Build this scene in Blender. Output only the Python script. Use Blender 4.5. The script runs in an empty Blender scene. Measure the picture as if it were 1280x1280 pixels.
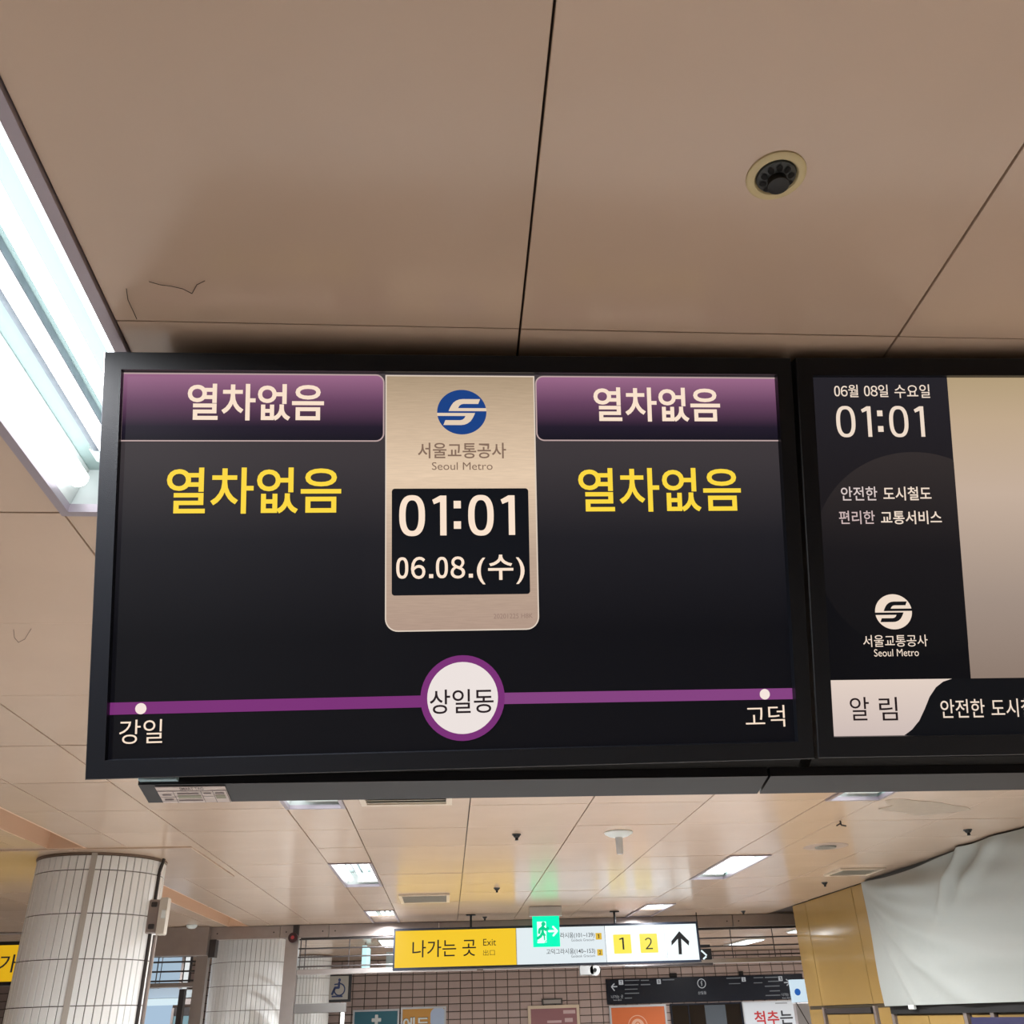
import bpy, math, random
from mathutils import Vector, Matrix
random.seed(7)
SC = bpy.context.scene
COL = SC.collection
UP = 1.6                      # eye height above the floor; all z below are measured from the eye, lifted at the end

# ---------------------------------------------------------------- camera, world, exposure
FPX, PITCH, YAW, ROLL = 1135.65, .508370688, .0778028307, -.0314737542
fw = Vector((math.sin(YAW)*math.cos(PITCH), math.cos(YAW)*math.cos(PITCH), math.sin(PITCH)))
r0 = Vector((math.cos(YAW), -math.sin(YAW), 0)); u0 = r0.cross(fw)
rt = r0*math.cos(ROLL) + u0*math.sin(ROLL); upv = rt.cross(fw)
cam_d = bpy.data.cameras.new('camera'); cam = bpy.data.objects.new('camera', cam_d); COL.objects.link(cam)
cam_d.sensor_fit = 'HORIZONTAL'; cam_d.sensor_width = 36; cam_d.lens = FPX/1280*36
cam_d.clip_start = .02; cam_d.clip_end = 100
cam.matrix_world = Matrix(((rt.x, upv.x, -fw.x, 0), (rt.y, upv.y, -fw.y, 0), (rt.z, upv.z, -fw.z, UP), (0, 0, 0, 1)))
SC.camera = cam
world = bpy.data.worlds.new('world'); SC.world = world; world.use_nodes = True
world.node_tree.nodes['Background'].inputs[0].default_value = (.9, .95, 1, 1)
world.node_tree.nodes['Background'].inputs[1].default_value = .02
SC.view_settings.view_transform = 'Standard'; SC.view_settings.look = 'None'
SC.view_settings.exposure = 0.0; SC.view_settings.gamma = 1; SC.view_settings.use_curve_mapping = False
TUBE_POWER = 5.0              # emission of the fluorescent tubes
LAMP_W = 94.0                 # power of each of the three light points along a lamp

def ray(px, py): return fw*FPX + rt*(px-640) - upv*(py-640)
def at(px, py, ax, v):
    d = ray(px, py); return d*(v/d[ax])

# ---------------------------------------------------------------- materials
def lin(c):
    return tuple(((x/255)/12.92 if x/255 <= .04045 else ((x/255+.055)/1.055)**2.4) for x in c)
MATS = {}
def mat(name, col, rough=.5, metal=0, bump=0, bscale=60, var=0, spec=.5, noise=0, nscale=4, coat=0):
    if name in MATS: return MATS[name]
    m = bpy.data.materials.new(name); m.use_nodes = True; nt = m.node_tree; b = nt.nodes['Principled BSDF']
    c = lin(col); b.inputs['Base Color'].default_value = (*c, 1)
    b.inputs['Roughness'].default_value = rough; b.inputs['Metallic'].default_value = metal
    b.inputs['Specular IOR Level'].default_value = spec; b.inputs['Coat Weight'].default_value = coat
    b.inputs['Coat Roughness'].default_value = .08
    last = None
    if noise or var:
        tc = nt.nodes.new('ShaderNodeTexCoord'); geo = nt.nodes.new('ShaderNodeNewGeometry')
        nz = nt.nodes.new('ShaderNodeTexNoise'); nz.inputs['Scale'].default_value = nscale; nz.inputs['Detail'].default_value = 5
        nt.links.new(geo.outputs['Position'], nz.inputs['Vector'])
        mr = nt.nodes.new('ShaderNodeMapRange'); mr.inputs[1].default_value = .3; mr.inputs[2].default_value = .7
        mr.inputs[3].default_value = 1-noise; mr.inputs[4].default_value = 1+noise
        nt.links.new(nz.outputs[0], mr.inputs[0])
        oi = nt.nodes.new('ShaderNodeObjectInfo')
        mr2 = nt.nodes.new('ShaderNodeMapRange'); mr2.inputs[3].default_value = 1-var; mr2.inputs[4].default_value = 1+var
        nt.links.new(oi.outputs['Random'], mr2.inputs[0])
        mu = nt.nodes.new('ShaderNodeMath'); mu.operation = 'MULTIPLY'
        nt.links.new(mr.outputs[0], mu.inputs[0]); nt.links.new(mr2.outputs[0], mu.inputs[1])
        vm = nt.nodes.new('ShaderNodeVectorMath'); vm.operation = 'SCALE'; vm.inputs[0].default_value = c
        nt.links.new(mu.outputs[0], vm.inputs['Scale']); nt.links.new(vm.outputs[0], b.inputs['Base Color'])
    if bump:
        geo = nt.nodes.new('ShaderNodeNewGeometry'); nz = nt.nodes.new('ShaderNodeTexNoise'); nz.inputs['Scale'].default_value = bscale
        nt.links.new(geo.outputs['Position'], nz.inputs['Vector'])
        bp = nt.nodes.new('ShaderNodeBump'); bp.inputs['Strength'].default_value = bump; bp.inputs['Distance'].default_value = .01
        nt.links.new(nz.outputs[0], bp.inputs['Height']); nt.links.new(bp.outputs[0], b.inputs['Normal'])
    MATS[name] = m; return m
def emit(name, col, s=1.0, rough=.3, spec=.14):
    if name in MATS: return MATS[name]
    m = bpy.data.materials.new(name); m.use_nodes = True; b = m.node_tree.nodes['Principled BSDF']
    c = lin(col); b.inputs['Base Color'].default_value = (.004, .004, .004, 1)
    b.inputs['Emission Color'].default_value = (*c, 1); b.inputs['Emission Strength'].default_value = s
    b.inputs['Roughness'].default_value = rough; b.inputs['Specular IOR Level'].default_value = spec
    MATS[name] = m; return m
def emit_grad(name, stops, s=1.0, axis=1, rough=.3, spec=.14, lines=0):
    m = bpy.data.materials.new(name); m.use_nodes = True; nt = m.node_tree; b = nt.nodes['Principled BSDF']
    b.inputs['Base Color'].default_value = (.004, .004, .004, 1); b.inputs['Emission Strength'].default_value = s
    b.inputs['Roughness'].default_value = rough; b.inputs['Specular IOR Level'].default_value = spec
    tc = nt.nodes.new('ShaderNodeTexCoord'); sx = nt.nodes.new('ShaderNodeSeparateXYZ'); cr = nt.nodes.new('ShaderNodeValToRGB')
    nt.links.new(tc.outputs['Generated'], sx.inputs[0]); nt.links.new(sx.outputs[axis], cr.inputs[0])
    el = cr.color_ramp.elements
    while len(el) > 1: el.remove(el[-1])
    el[0].position = stops[0][0]; el[0].color = (*lin(stops[0][1]), 1)
    for p, c in stops[1:]:
        e = el.new(p); e.color = (*lin(c), 1)
    out = cr.outputs[0]
    if lines:       # the faint brushed grain of the displayed metal plate
        mp = nt.nodes.new('ShaderNodeMapping'); mp.inputs['Scale'].default_value = (6, 160, 1)
        nz = nt.nodes.new('ShaderNodeTexNoise'); nz.inputs['Scale'].default_value = 1.5
        nt.links.new(tc.outputs['Generated'], mp.inputs[0]); nt.links.new(mp.outputs[0], nz.inputs['Vector'])
        mr = nt.nodes.new('ShaderNodeMapRange'); mr.inputs[1].default_value = .3; mr.inputs[2].default_value = .7
        mr.inputs[3].default_value = 1-lines; mr.inputs[4].default_value = 1+lines
        nt.links.new(nz.outputs[0], mr.inputs[0])
        vm = nt.nodes.new('ShaderNodeVectorMath'); vm.operation = 'SCALE'
        nt.links.new(out, vm.inputs[0]); nt.links.new(mr.outputs[0], vm.inputs['Scale']); out = vm.outputs[0]
    nt.links.new(out, b.inputs['Emission Color']); MATS[name] = m; return m

M_CEIL = mat('ceiling_panel_enamel', (207, 182, 161), .19, var=.035, noise=.03, nscale=3, bump=.05, bscale=5, spec=.5)
M_VOID = mat('dark_plenum', (58, 44, 36), .9)
M_SLOT = mat('slot_side', (218, 184, 156), .6)
M_BLACK = mat('black_powder_coat', (15, 18, 25), .4, bump=.08, bscale=900, spec=.45)
M_BLACKGAP = mat('black_gap', (8, 8, 9), .8)
M_CHAR = mat('charcoal_metal', (32, 32, 36), .5, noise=.06, nscale=9, spec=.3)
M_STEEL = mat('brushed_steel', (186, 180, 178), .3, metal=.9, noise=.05, nscale=8)
M_STEELD = mat('dull_steel', (168, 158, 154), .38, metal=.75, noise=.06, nscale=8)
M_STEELDK = mat('dark_steel', (70, 66, 66), .4, metal=.6)
M_WHITE = mat('white_enamel', (214, 220, 218), .35)
M_REFL = mat('lamp_reflector', (150, 170, 167), .3)
M_BALLAST = mat('lamp_gear_tray', (120, 128, 136), .3, metal=.6, noise=.15, nscale=30)
M_LFRAME = mat('lamp_frame_aluminium', (160, 150, 158), .35, metal=.5)
M_TILEW = mat('white_column_tile', (234, 236, 236), .2, var=.02, noise=.015)
M_GROUT = mat('dark_grout', (78, 70, 62), .9)
M_TILEP = mat('pink_wall_tile', (170, 152, 146), .3, var=.05)
M_YEL = mat('yellow_wall_panel', (156, 128, 76), .12, noise=.03, nscale=3, var=.02)
M_YELGAP = mat('yellow_joint', (60, 48, 26), .8)
M_CLOTH = mat('grey_white_sheet', (156, 161, 158), .6, bump=.15, bscale=14)
M_CREAM = mat('cream_plastic', (214, 196, 150), .4)
M_DKGREY = mat('dark_grey_plastic', (62, 66, 66), .4)
M_NAVY = mat('navy_print', (42, 42, 78), .4)
M_DARKBOARD = mat('dark_sign_board', (34, 37, 45), .25, spec=.2)
M_GLASSDK = mat('dark_glass', (34, 30, 28), .08)
M_FLOOR = mat('granite_floor', (198, 197, 194), .45, noise=.08, nscale=12)
M_WALLPLAIN = mat('plain_wall', (190, 176, 160), .5)
M_BLUEROOM = mat('pale_blue_panel', (176, 196, 214), .3)

# ---------------------------------------------------------------- mesh builder
class MB:
    def __init__(s): s.v = []; s.f = []
    def add(s, v, f):
        n = len(s.v); s.v += [tuple(p) for p in v]; s.f += [tuple(i+n for i in q) for q in f]; return s
    def box(s, x0, x1, y0, y1, z0, z1):
        return s.add([(x, y, z) for x in (x0, x1) for y in (y0, y1) for z in (z0, z1)],
                     [(0,1,3,2), (4,6,7,5), (0,4,5,1), (2,3,7,6), (0,2,6,4), (1,5,7,3)])
    def bbox(s, x0, x1, y0, y1, z0, z1, b=.002):
        # box with chamfered edges towards -z, +z
        V = []
        for z, e in ((z0, b), (z0+b, 0), (z1-b, 0), (z1, b)):
            V += [(x0+e, y0+e, z), (x1-e, y0+e, z), (x1-e, y1-e, z), (x0+e, y1-e, z)]
        F = [(3, 2, 1, 0), (12, 13, 14, 15)]
        for k in range(3):
            for i in range(4):
                j = (i+1) % 4; F.append((k*4+i, k*4+j, k*4+4+j, k*4+4+i))
        return s.add(V, F)
    def prism(s, poly, a, b, axis=0):
        n = len(poly)
        def P(p, t): return (t, p[0], p[1]) if axis == 0 else ((p[0], t, p[1]) if axis == 1 else (p[0], p[1], t))
        V = [P(p, a) for p in poly] + [P(p, b) for p in poly]
        F = [tuple(range(n)), tuple(range(2*n-1, n-1, -1))] + [(i, i+n, (i+1) % n + n, (i+1) % n) for i in range(n)]
        return s.add(V, F)
    def tube(s, p0, p1, r, n=10, r2=None):
        p0 = Vector(p0); p1 = Vector(p1); d = (p1-p0).normalized(); r2 = r if r2 is None else r2
        a = d.orthogonal().normalized(); b = d.cross(a)
        V = [p0+(a*math.cos(2*math.pi*i/n)+b*math.sin(2*math.pi*i/n))*r for i in range(n)]
        V += [p1+(a*math.cos(2*math.pi*i/n)+b*math.sin(2*math.pi*i/n))*r2 for i in range(n)]
        F = [(i, (i+1) % n, (i+1) % n+n, i+n) for i in range(n)] + [tuple(range(n-1, -1, -1)), tuple(range(n, 2*n))]
        return s.add(V, F)
    def lathe(s, prof, c=(0, 0, 0), n=32):
        V = []; F = []
        for r, z in prof:
            V += [(c[0]+r*math.cos(2*math.pi*i/n), c[1]+r*math.sin(2*math.pi*i/n), c[2]+z) for i in range(n)]
        for k in range(len(prof)-1):
            for i in range(n):
                j = (i+1) % n; F.append((k*n+i, k*n+j, k*n+n+j, k*n+n+i))
        return s.add(V, F)
    # flat figures in a sign's own plane (local xy, facing +z)
    def poly(s, pts, z=0): return s.add([(x, y, z) for x, y in pts], [tuple(range(len(pts)))])
    def rect(s, x0, y0, x1, y1, z=0): return s.poly([(x0, y0), (x1, y0), (x1, y1), (x0, y1)], z)
    def disc(s, cx, cy, r, z=0, n=48, ry=None):
        ry = ry or r
        return s.poly([(cx+r*math.cos(2*math.pi*i/n), cy+ry*math.sin(2*math.pi*i/n)) for i in range(n)], z)
    def ring(s, cx, cy, ra, rb, z=0, n=48, a0=0, a1=360):
        k = n+1; V = []
        for i in range(k):
            a = math.radians(a0+(a1-a0)*i/n)
            V += [(cx+ra*math.cos(a), cy+ra*math.sin(a), z), (cx+rb*math.cos(a), cy+rb*math.sin(a), z)]
        return s.add(V, [(2*i, 2*i+1, 2*i+3, 2*i+2) for i in range(n)])
    def stroke(s, pts, w, z=0, cap=True):
        for (xa, ya), (xb, yb) in zip(pts, pts[1:]):
            d = Vector((xb-xa, yb-ya)); L = d.length
            if L < 1e-9: continue
            d /= L; n = Vector((-d.y, d.x))*w/2
            s.poly([(xa-n.x, ya-n.y), (xb-n.x, yb-n.y), (xb+n.x, yb+n.y), (xa+n.x, ya+n.y)], z)
        if cap:
            for x, y in pts: s.disc(x, y, w/2, z+.00002, 12)
        return s
    def mesh(s, name, m, smooth=False):
        me = bpy.data.meshes.new(name); me.from_pydata(s.v, [], s.f); me.update()
        if m: me.materials.append(m)
        if smooth:
            for p in me.polygons: p.use_smooth = True
            if hasattr(me, 'set_sharp_from_angle'): me.set_sharp_from_angle(angle=math.radians(40))
        return me
    def obj(s, name, m, parent=None, smooth=False, kind=None, label=None):
        me = s.mesh(name, m, smooth)
        o = bpy.data.objects.new(name, me)
        if parent is None:          # origin to the base of the thing
            vs = [v.co for v in me.vertices]
            c = Vector(((min(v.x for v in vs)+max(v.x for v in vs))/2, (min(v.y for v in vs)+max(v.y for v in vs))/2, min(v.z for v in vs)))
            me.transform(Matrix.Translation(-c)); o.location = c
        else:
            r = parent
            while r.parent: r = r.parent
            o.parent = parent
            # mesh given in world coordinates for translated roots, in local ones for sign frames
            if not r.get('_frame'):
                me.transform(Matrix.Translation(-r.location)); 
                if parent is not r: me.transform(Matrix.Translation(-parent.location))
        COL.objects.link(o)
        if kind: o['kind'] = kind
        if label: o['label'] = label
        return o
def rrect(x0, y0, x1, y1, rs, n=8):
    # rs: radii bl, br, tr, tl
    P = []
    for (cx, cy, a), r in zip(((x0, y0, 180), (x1, y0, 270), (x1, y1, 0), (x0, y1, 90)), rs):
        sx = 1 if cx == x0 else -1; sy = 1 if cy == y0 else -1
        if r <= 0: P.append((cx, cy)); continue
        for i in range(n+1):
            t = math.radians(a+90*i/n); P.append((cx+sx*r+r*math.cos(t), cy+sy*r+r*math.sin(t)))
    return P
def outline(mb, pts, w, z):
    n = len(pts)
    cx = sum(p[0] for p in pts)/n; cy = sum(p[1] for p in pts)/n
    V = []
    for i in range(n):
        a = Vector(pts[i-1]); b = Vector(pts[i]); c = Vector(pts[(i+1) % n])
        d1 = (b-a).normalized(); d2 = (c-b).normalized(); nn = Vector((-(d1.y+d2.y), d1.x+d2.x)).normalized()
        k = max(.5, abs(nn.dot(Vector((-d1.y, d1.x)))))
        q = b+nn*w/k; V += [(b.x, b.y, z), (q.x, q.y, z)]
    mb.add(V, [(2*i, (2*i+2) % (2*n), (2*i+3) % (2*n), 2*i+1) for i in range(n)]); return mb

def tag(o, label, cat, group=None, kind=None):
    o['label'] = label; o['category'] = cat
    if group: o['group'] = group
    if kind: o['kind'] = kind
    return o
def thing(name, loc, label, cat, group=None):
    o = bpy.data.objects.new(name, None); o.empty_display_size = .1; COL.objects.link(o); o.location = loc
    return tag(o, label, cat, group)
def framed(name, origin, ex, ey, label, cat, group=None):
    """an Empty whose local xy plane is the sign's face, +z towards the viewer"""
    ex = Vector(ex).normalized(); ey = Vector(ey); ey = (ey-ex*ey.dot(ex)).normalized(); ez = ex.cross(ey)
    o = bpy.data.objects.new(name, None); o.empty_display_size = .1; COL.objects.link(o)
    o.matrix_world = Matrix(((ex.x, ey.x, ez.x, origin[0]), (ex.y, ey.y, ez.y, origin[1]), (ex.z, ey.z, ez.z, origin[2]), (0, 0, 0, 1)))
    o['_frame'] = 1
    fr = (Vector(origin), ex, ey, ez)
    if label: tag(o, label, cat, group)
    return o, fr
def L(fr, px, py, off=0):
    o, ex, ey, ez = fr; d = ray(px, py); q = o+ez*off
    v = d*(q.dot(ez)/d.dot(ez))-o; return (v.dot(ex), v.dot(ey))
def structure(o): o['kind'] = 'structure'; return o
def empty_struct(name, loc=(0, 0, 0)):
    o = bpy.data.objects.new(name, None); COL.objects.link(o); o.location = loc; return structure(o)

# ---------------------------------------------------------------- lettering
FW = {c: chr(ord(c)+0xFEE0) for c in '0123456789'}
_gly = {}
def glyph(s, off):
    k = (s, off)
    if k in _gly: return _gly[k]
    c = bpy.data.curves.new('t', 'FONT'); c.body = s; c.size = 1; c.offset = off; c.resolution_u = 4
    o = bpy.data.objects.new('t', c); COL.objects.link(o)
    dg = bpy.context.evaluated_depsgraph_get(); me = bpy.data.meshes.new_from_object(o.evaluated_get(dg))
    V = [tuple(v.co) for v in me.vertices]; F = [tuple(p.vertices) for p in me.polygons]
    bpy.data.objects.remove(o); bpy.data.curves.remove(c); bpy.data.meshes.remove(me)
    _gly[k] = (V, F); return V, F
def lettering(s, off=.0, digits=False, gap=.12, squeeze=1):
    if not digits: return glyph(s, off)
    V = []; F = []; x = 0
    for ch in s:
        if ch == ' ': x += .3; continue
        if ch == ':':
            v = []; f = []
            for yy in (.12, .50):
                n = len(v); v += [(0, yy, 0), (.13, yy, 0), (.13, yy+.14, 0), (0, yy+.14, 0)]; f.append((n, n+1, n+2, n+3))
        elif ch == '.': v = [(0, 0, 0), (.14, 0, 0), (.14, .14, 0), (0, .14, 0)]; f = [(0, 1, 2, 3)]; x += .03
        elif ch == '1':      # flagged one
            w = .09+off*2; v = [(.2, 0, 0), (.2+w, 0, 0), (.2+w, .74, 0), (.2, .74, 0), (.06, .66, 0), (.09, .59-off, 0), (.2, .635-off, 0)]
            f = [(0, 1, 2, 3, 4, 5, 6)]
        elif ch == '0':
            w = .09+off*2; n = 40; v = []; f = []
            for i in range(n):
                a = 2*math.pi*i/n; ca, sa = math.cos(a), math.sin(a)
                e = .8
                X = math.copysign(abs(ca)**e, ca); Y = math.copysign(abs(sa)**e, sa)
                v += [(.23*X, .37+.38*Y, 0), ((.23-w)*X, .37+(.38-w*.85)*Y, 0)]
            f = [(2*i, (2*i+2) % (2*n), (2*i+3) % (2*n), 2*i+1) for i in range(n)]
        else:
            v, f = glyph(FW.get(ch, ch), off)
        if squeeze != 1 and ch in '0123456789': v = [(p[0]*squeeze, p[1], 0) for p in v]
        if squeeze != 1 and ch == '(': x += .04
        x0 = min(p[0] for p in v); x1 = max(p[0] for p in v)
        n = len(V); V += [(p[0]-x0+x, p[1], 0) for p in v]; F += [tuple(i+n for i in q) for q in f]
        x += x1-x0+gap
    return V, F
def text(parent, fr, s, box, m, z=.001, off=.0, digits=False, gap=.12, name='lettering', squeeze=1):
    """box = photo pixels x0,y0,x1,y1 of the ink, read on the plane of the sign"""
    V, F = lettering(s, off, digits, gap, squeeze)
    x0, y0, x1, y1 = box; xm = (x0+x1)/2; ym = (y0+y1)/2
    a = L(fr, x0, ym, z); b = L(fr, x1, ym, z); c = L(fr, xm, y1, z); d = L(fr, xm, y0, z)
    cx, cy = (a[0]+b[0])/2, (c[1]+d[1])/2; W = b[0]-a[0]; H = d[1]-c[1]
    return text_at(parent, V, F, cx, cy, W, H, m, z, name, (b[1]-a[1])/W)
def text_at(parent, V, F, cx, cy, W, H, m, z, name='lettering', slope=0):
    X0 = min(p[0] for p in V); X1 = max(p[0] for p in V); Y0 = min(p[1] for p in V); Y1 = max(p[1] for p in V)
    sx = W/(X1-X0); sy = H/(Y1-Y0) if H else sx
    mb = MB(); mb.add([(cx+(p[0]-(X0+X1)/2)*sx, cy+(p[1]-(Y0+Y1)/2)*sy, z) for p in V], F)
    return mb.obj(name, m, parent)
def pbox(fr, box, z):
    x0, y0, x1, y1 = box; xm = (x0+x1)/2; ym = (y0+y1)/2
    return L(fr, x0, ym, z)[0], L(fr, xm, y1, z)[1], L(fr, x1, ym, z)[0], L(fr, xm, y0, z)[1]
def emblem(parent, fr, box, mdisc, mS, z):
    x0, y0, x1, y1 = pbox(fr, box, z); cx, cy, rx, ry = (x0+x1)/2, (y0+y1)/2, (x1-x0)/2, (y1-y0)/2
    MB().disc(cx, cy, rx, z, 64, ry).obj('emblem_disc', mdisc, parent)
    U = [(733,268),(600,268),(574,271),(550,280),(528,296),(512,318),(500,340),(492,360),(781,360),(778,337),(565,337),(573,321),(588,309),(606,305),(718,305)]
    mb = MB()
    for sg in (1, -1):
        mb.poly([(cx+sg*(x-592.5)/187.5*rx, cy-sg*(y-367)/170*ry) for x, y in U], z+.0003)
    mb.obj('emblem_stripe', mS, parent)

# ================================================================ SETTING
XE = [-5.02, -4.37, -3.72, -3.07, -2.65, -2.48, None, -2.26, -2.0, -1.552, -.852, -.542, .114, .762, 1.40, 2.065, 2.372, 3.03, 3.79]
SEAM0, PITCHY = 1.167, .64
LIGHTS_Y = [.527, 3.727, 6.927, 10.127]
def unit_panel(name, m, b=.0022):
    # unit panel 1 x 1 seen from below, bevelled lower edges
    V = []
    for z, e in ((0, b*2), (b, 0), (.012, 0)):
        V += [(e, e, z), (1-e, e, z), (1-e, 1-e, z), (e, 1-e, z)]
    F = [(3, 2, 1, 0), (8, 9, 10, 11)]
    for k in range(2):
        for i in range(4): F.append((k*4+i, k*4+(i+1) % 4, k*4+4+(i+1) % 4, k*4+4+i))
    return MB().add(V, F).mesh(name, m)
PM = unit_panel('ceiling_panel', M_CEIL, .0007)
def panel(parent, x0, x1, y0, y1, z=1.0, g=None, me=None, name='ceiling_panel', tilt=.0012):
    if g is None: g = .0018 if y0 < 2.8 else .0028
    o = bpy.data.objects.new(name, me or PM); COL.objects.link(o); o.parent = parent
    o.location = (x0+g, y0+g, z+random.uniform(0, .0015)); o.scale = (x1-x0-2*g, y1-y0-2*g, 1)
    o.rotation_euler = (random.uniform(-tilt, tilt), random.uniform(-tilt, tilt), 0); return o
ceil = MB().box(-6, -2.494, -8, 11.5, 1.016, 1.03).box(-2.246, -.852, -8, 11.5, 1.016, 1.03).box(-.542, 2.065, -8, 11.5, 1.016, 1.03)\
    .box(2.372, 4.1, -8, 11.5, 1.016, 1.03)
for xa, xb in ((-.852, -.542), (2.065, 2.372)):
    ys = -8
    for yl in [-5.873, -2.673]+LIGHTS_Y:
        ceil.box(xa, xb, ys, yl, 1.016, 1.03); ys = yl+1.28
    ceil.box(xa, xb, ys, 11.5, 1.016, 1.03)
ceiling = structure(ceil.obj('ceiling', M_VOID)); ceiling_off = ceiling.location.copy()
class _P: pass
def to_local(parent, o): o.location = o.location-parent.location
rows = [SEAM0+PITCHY*k for k in range(-3, 16)]; rows.append(11.5)
def lit(xa, y0, y1):
    return any(y0 > yl-.05 and y1 < yl+1.33 for yl in LIGHTS_Y) and xa in (-.852, 2.065)
PLATE = (-3.05, -1.61, 6.125, 7.45)
for i in range(len(XE)-1):
    xa, xb = XE[i], XE[i+1]
    if xa is None or xb is None or xb-xa > 1: continue
    for y0, y1 in zip(rows, rows[1:]):
        if lit(xa, y0, y1): continue
        if xa > -3.1 and xb < -1.5 and y0 >= PLATE[2]-.2 and y1 <= PLATE[3]+.3:
            y0c, y1c = y0, y1
            if y0 < PLATE[2]: y1c = min(y1, PLATE[2])
            elif y1 > PLATE[3]: y0c = max(y0, PLATE[3])
            else: continue
            if y1c-y0c < .03: continue
            y0u, y1u = y0c, y1c
        else: y0u, y1u = y0, y1
        xu = xb
        st = (xa == 2.372 and abs(y0-5.007) < .01)
        o = panel(ceiling, xa, xu, y0u, y1u, me=None)
        to_local(ceiling, o)
# the repainted patch on a panel right of the lamp
pt = at(1145, 1011, 2, .9985)
patch = []
for k in range(26):
    a = 2*math.pi*k/26; px = 1148+50*math.cos(a)*(1+.25*math.sin(3*a+1)+.1*math.sin(7*a)); py = 1009+9*math.sin(a)*(1+.3*math.sin(2*a)+.15*math.sin(5*a))
    q = at(px, py, 2, .9985); patch.append((q.x, q.y))
MB().prism(patch, .9985, 1.0, 2).obj('paint_patch', mat('grey_paint_patch', (176, 162, 146), .5, noise=.06, nscale=20), ceiling, label='greyish repainted patch')
# recessed slot: side walls
for ya, yb in ((-8, PLATE[2]), (PLATE[3], 11.5)):
    MB().box(-2.492, -2.48, ya, yb, 1.0, 1.14).box(-2.26, -2.248, ya, yb, 1.0, 1.14).box(-2.48, -2.26, yb-.02, yb, 1.0, 1.14).box(-2.48, -2.26, ya, ya+.02, 1.0, 1.14).box(-2.50, -2.24, ya, yb, 1.14, 1.15).obj('slot_lining', M_SLOT, ceiling)
# plate around the column head
MB().bbox(-3.05, -2.33, PLATE[2], PLATE[3], .99, 1.012, .003).obj('column_head_plate', M_CEIL, ceiling)
MB().bbox(-2.325, PLATE[1], PLATE[2], PLATE[3], .99, 1.012, .003).obj('column_head_plate', M_CEIL, ceiling)
to_local(ceiling, panel(ceiling, PLATE[1]+.002, -1.552, PLATE[2], PLATE[3]))
# ceiling behind and beside the camera: plain sheets
MB().box(-2.26, -.852, -8, rows[0], 1.0, 1.012).box(-.542, 2.065, -8, rows[0], 1.0, 1.012).box(2.372, 3.79, -8, rows[0], 1.0, 1.012).box(-6, -2.48, -8, rows[0], 1.0, 1.012).obj('plain_ceiling_sheet', M_CEIL, ceiling)
MB().box(-6, -5.02, rows[0], 11.5, 1.0, 1.012).obj('plain_ceiling_sheet', M_CEIL, ceiling)

# rear hall ceiling beyond the shutter line
rc = structure(MB().box(-8, 8.4, 11.62, 18.7, 1.016, 1.03).obj('ceiling_rear', M_VOID))
xs = [-7.9]
while xs[-1] < 8.2: xs.append(xs[-1]+.654)
ys = [11.7+.7*k for k in range(11)]
REAR_L = [(4.70, 5.0, 15.5, 16.9), (6.9, 7.2, 15.5, 16.9), (-.95, -.65, 13.7, 15.0), (1.9, 2.2, 13.7, 15.0), (4.9, 5.2, 12.9, 14.2), (-4.2, -3.9, 12.4, 13.7)]
for xa, xb in zip(xs, xs[1:]):
    for ya, yb in zip(ys, ys[1:]):
        o = panel(rc, xa, xb, ya, min(yb, 18.6)); to_local(rc, o)

floor = structure(MB().box(-8, 8.4, 2.6, 18.9, -UP-.05, -UP).obj('floor', M_FLOOR))
structure(MB().box(-8, 8.4, -8, 2.6, -UP-.05, -UP).obj('floor_unseen_near', mat('floor_dim_bounce', (168, 162, 156), .45, noise=.08, nscale=12)))  # unseen floor, toned darker so less light bounces to the near ceiling
structure(MB().box(-6.15, -6, -8, 11.5, -UP, 1.2).obj('wall_left', M_WALLPLAIN))
structure(MB().box(-6.15, 4.1, -8.15, -8, -UP, 1.2).obj('wall_back', M_WALLPLAIN))
structure(MB().box(8.25, 8.4, 10.7, 18.7, -UP, 1.2).obj('wall_side_hall', M_WALLPLAIN))
structure(MB().box(-8.15, -8, 11.5, 18.7, -UP, 1.2).obj('wall_side_passage', M_WALLPLAIN))

# ---------------------------------------------------------------- yellow right wall
wr = structure(MB().box(3.80, 4.1, -8, 10.64, -UP, 1.2).obj('wall_right', M_YELGAP))
def wpan(y0, y1, z0, z1, m=M_YEL, x=3.79, name='wall_panel'):
    g = .006; mb = MB(); b = .002
    V = []
    for xx, e in ((x, b), (x+b, 0), (x+.012, 0)):
        V += [(xx, y0+g+e, z0+g+e), (xx, y1-g-e, z0+g+e), (xx, y1-g-e, z1-g-e), (xx, y0+g+e, z1-g-e)]
    F = [(0, 1, 2, 3)]+[(k*4+i, k*4+4+i, k*4+4+(i+1) % 4, k*4+(i+1) % 4) for k in range(2) for i in range(4)]
    return mb.add(V, F).obj(name, m, wr)
for a, b in ((10.25, 10.65), (8.985, 10.25), (8.60, 8.985)): wpan(a, b, .02, 1.0)
for a, b in ((10.24, 10.65), (8.62, 8.91), (9.60, 10.16), (9.03, 9.60)): wpan(a, b, -1.55, .0 if a in (10.24, 8.62) else -.045)
for a, b in ((7.98, 8.56), (7.42, 7.98), (7.02, 7.30), (6.3, 6.94), (5.6, 6.3), (4.9, 5.6)): wpan(a, b, -1.55, -.06)
wpan(7.30, 4.9, -1.5, -1.4) if False else None
yy = 4.9
while yy > -8:
    wpan(max(yy-1.27, -8), yy, -1.55, 1.0); yy -= 1.27
MB().box(3.775, 3.79, 9.03, 10.16, -.045, .0).obj('dark_rail', M_STEELDK, wr)
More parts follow.
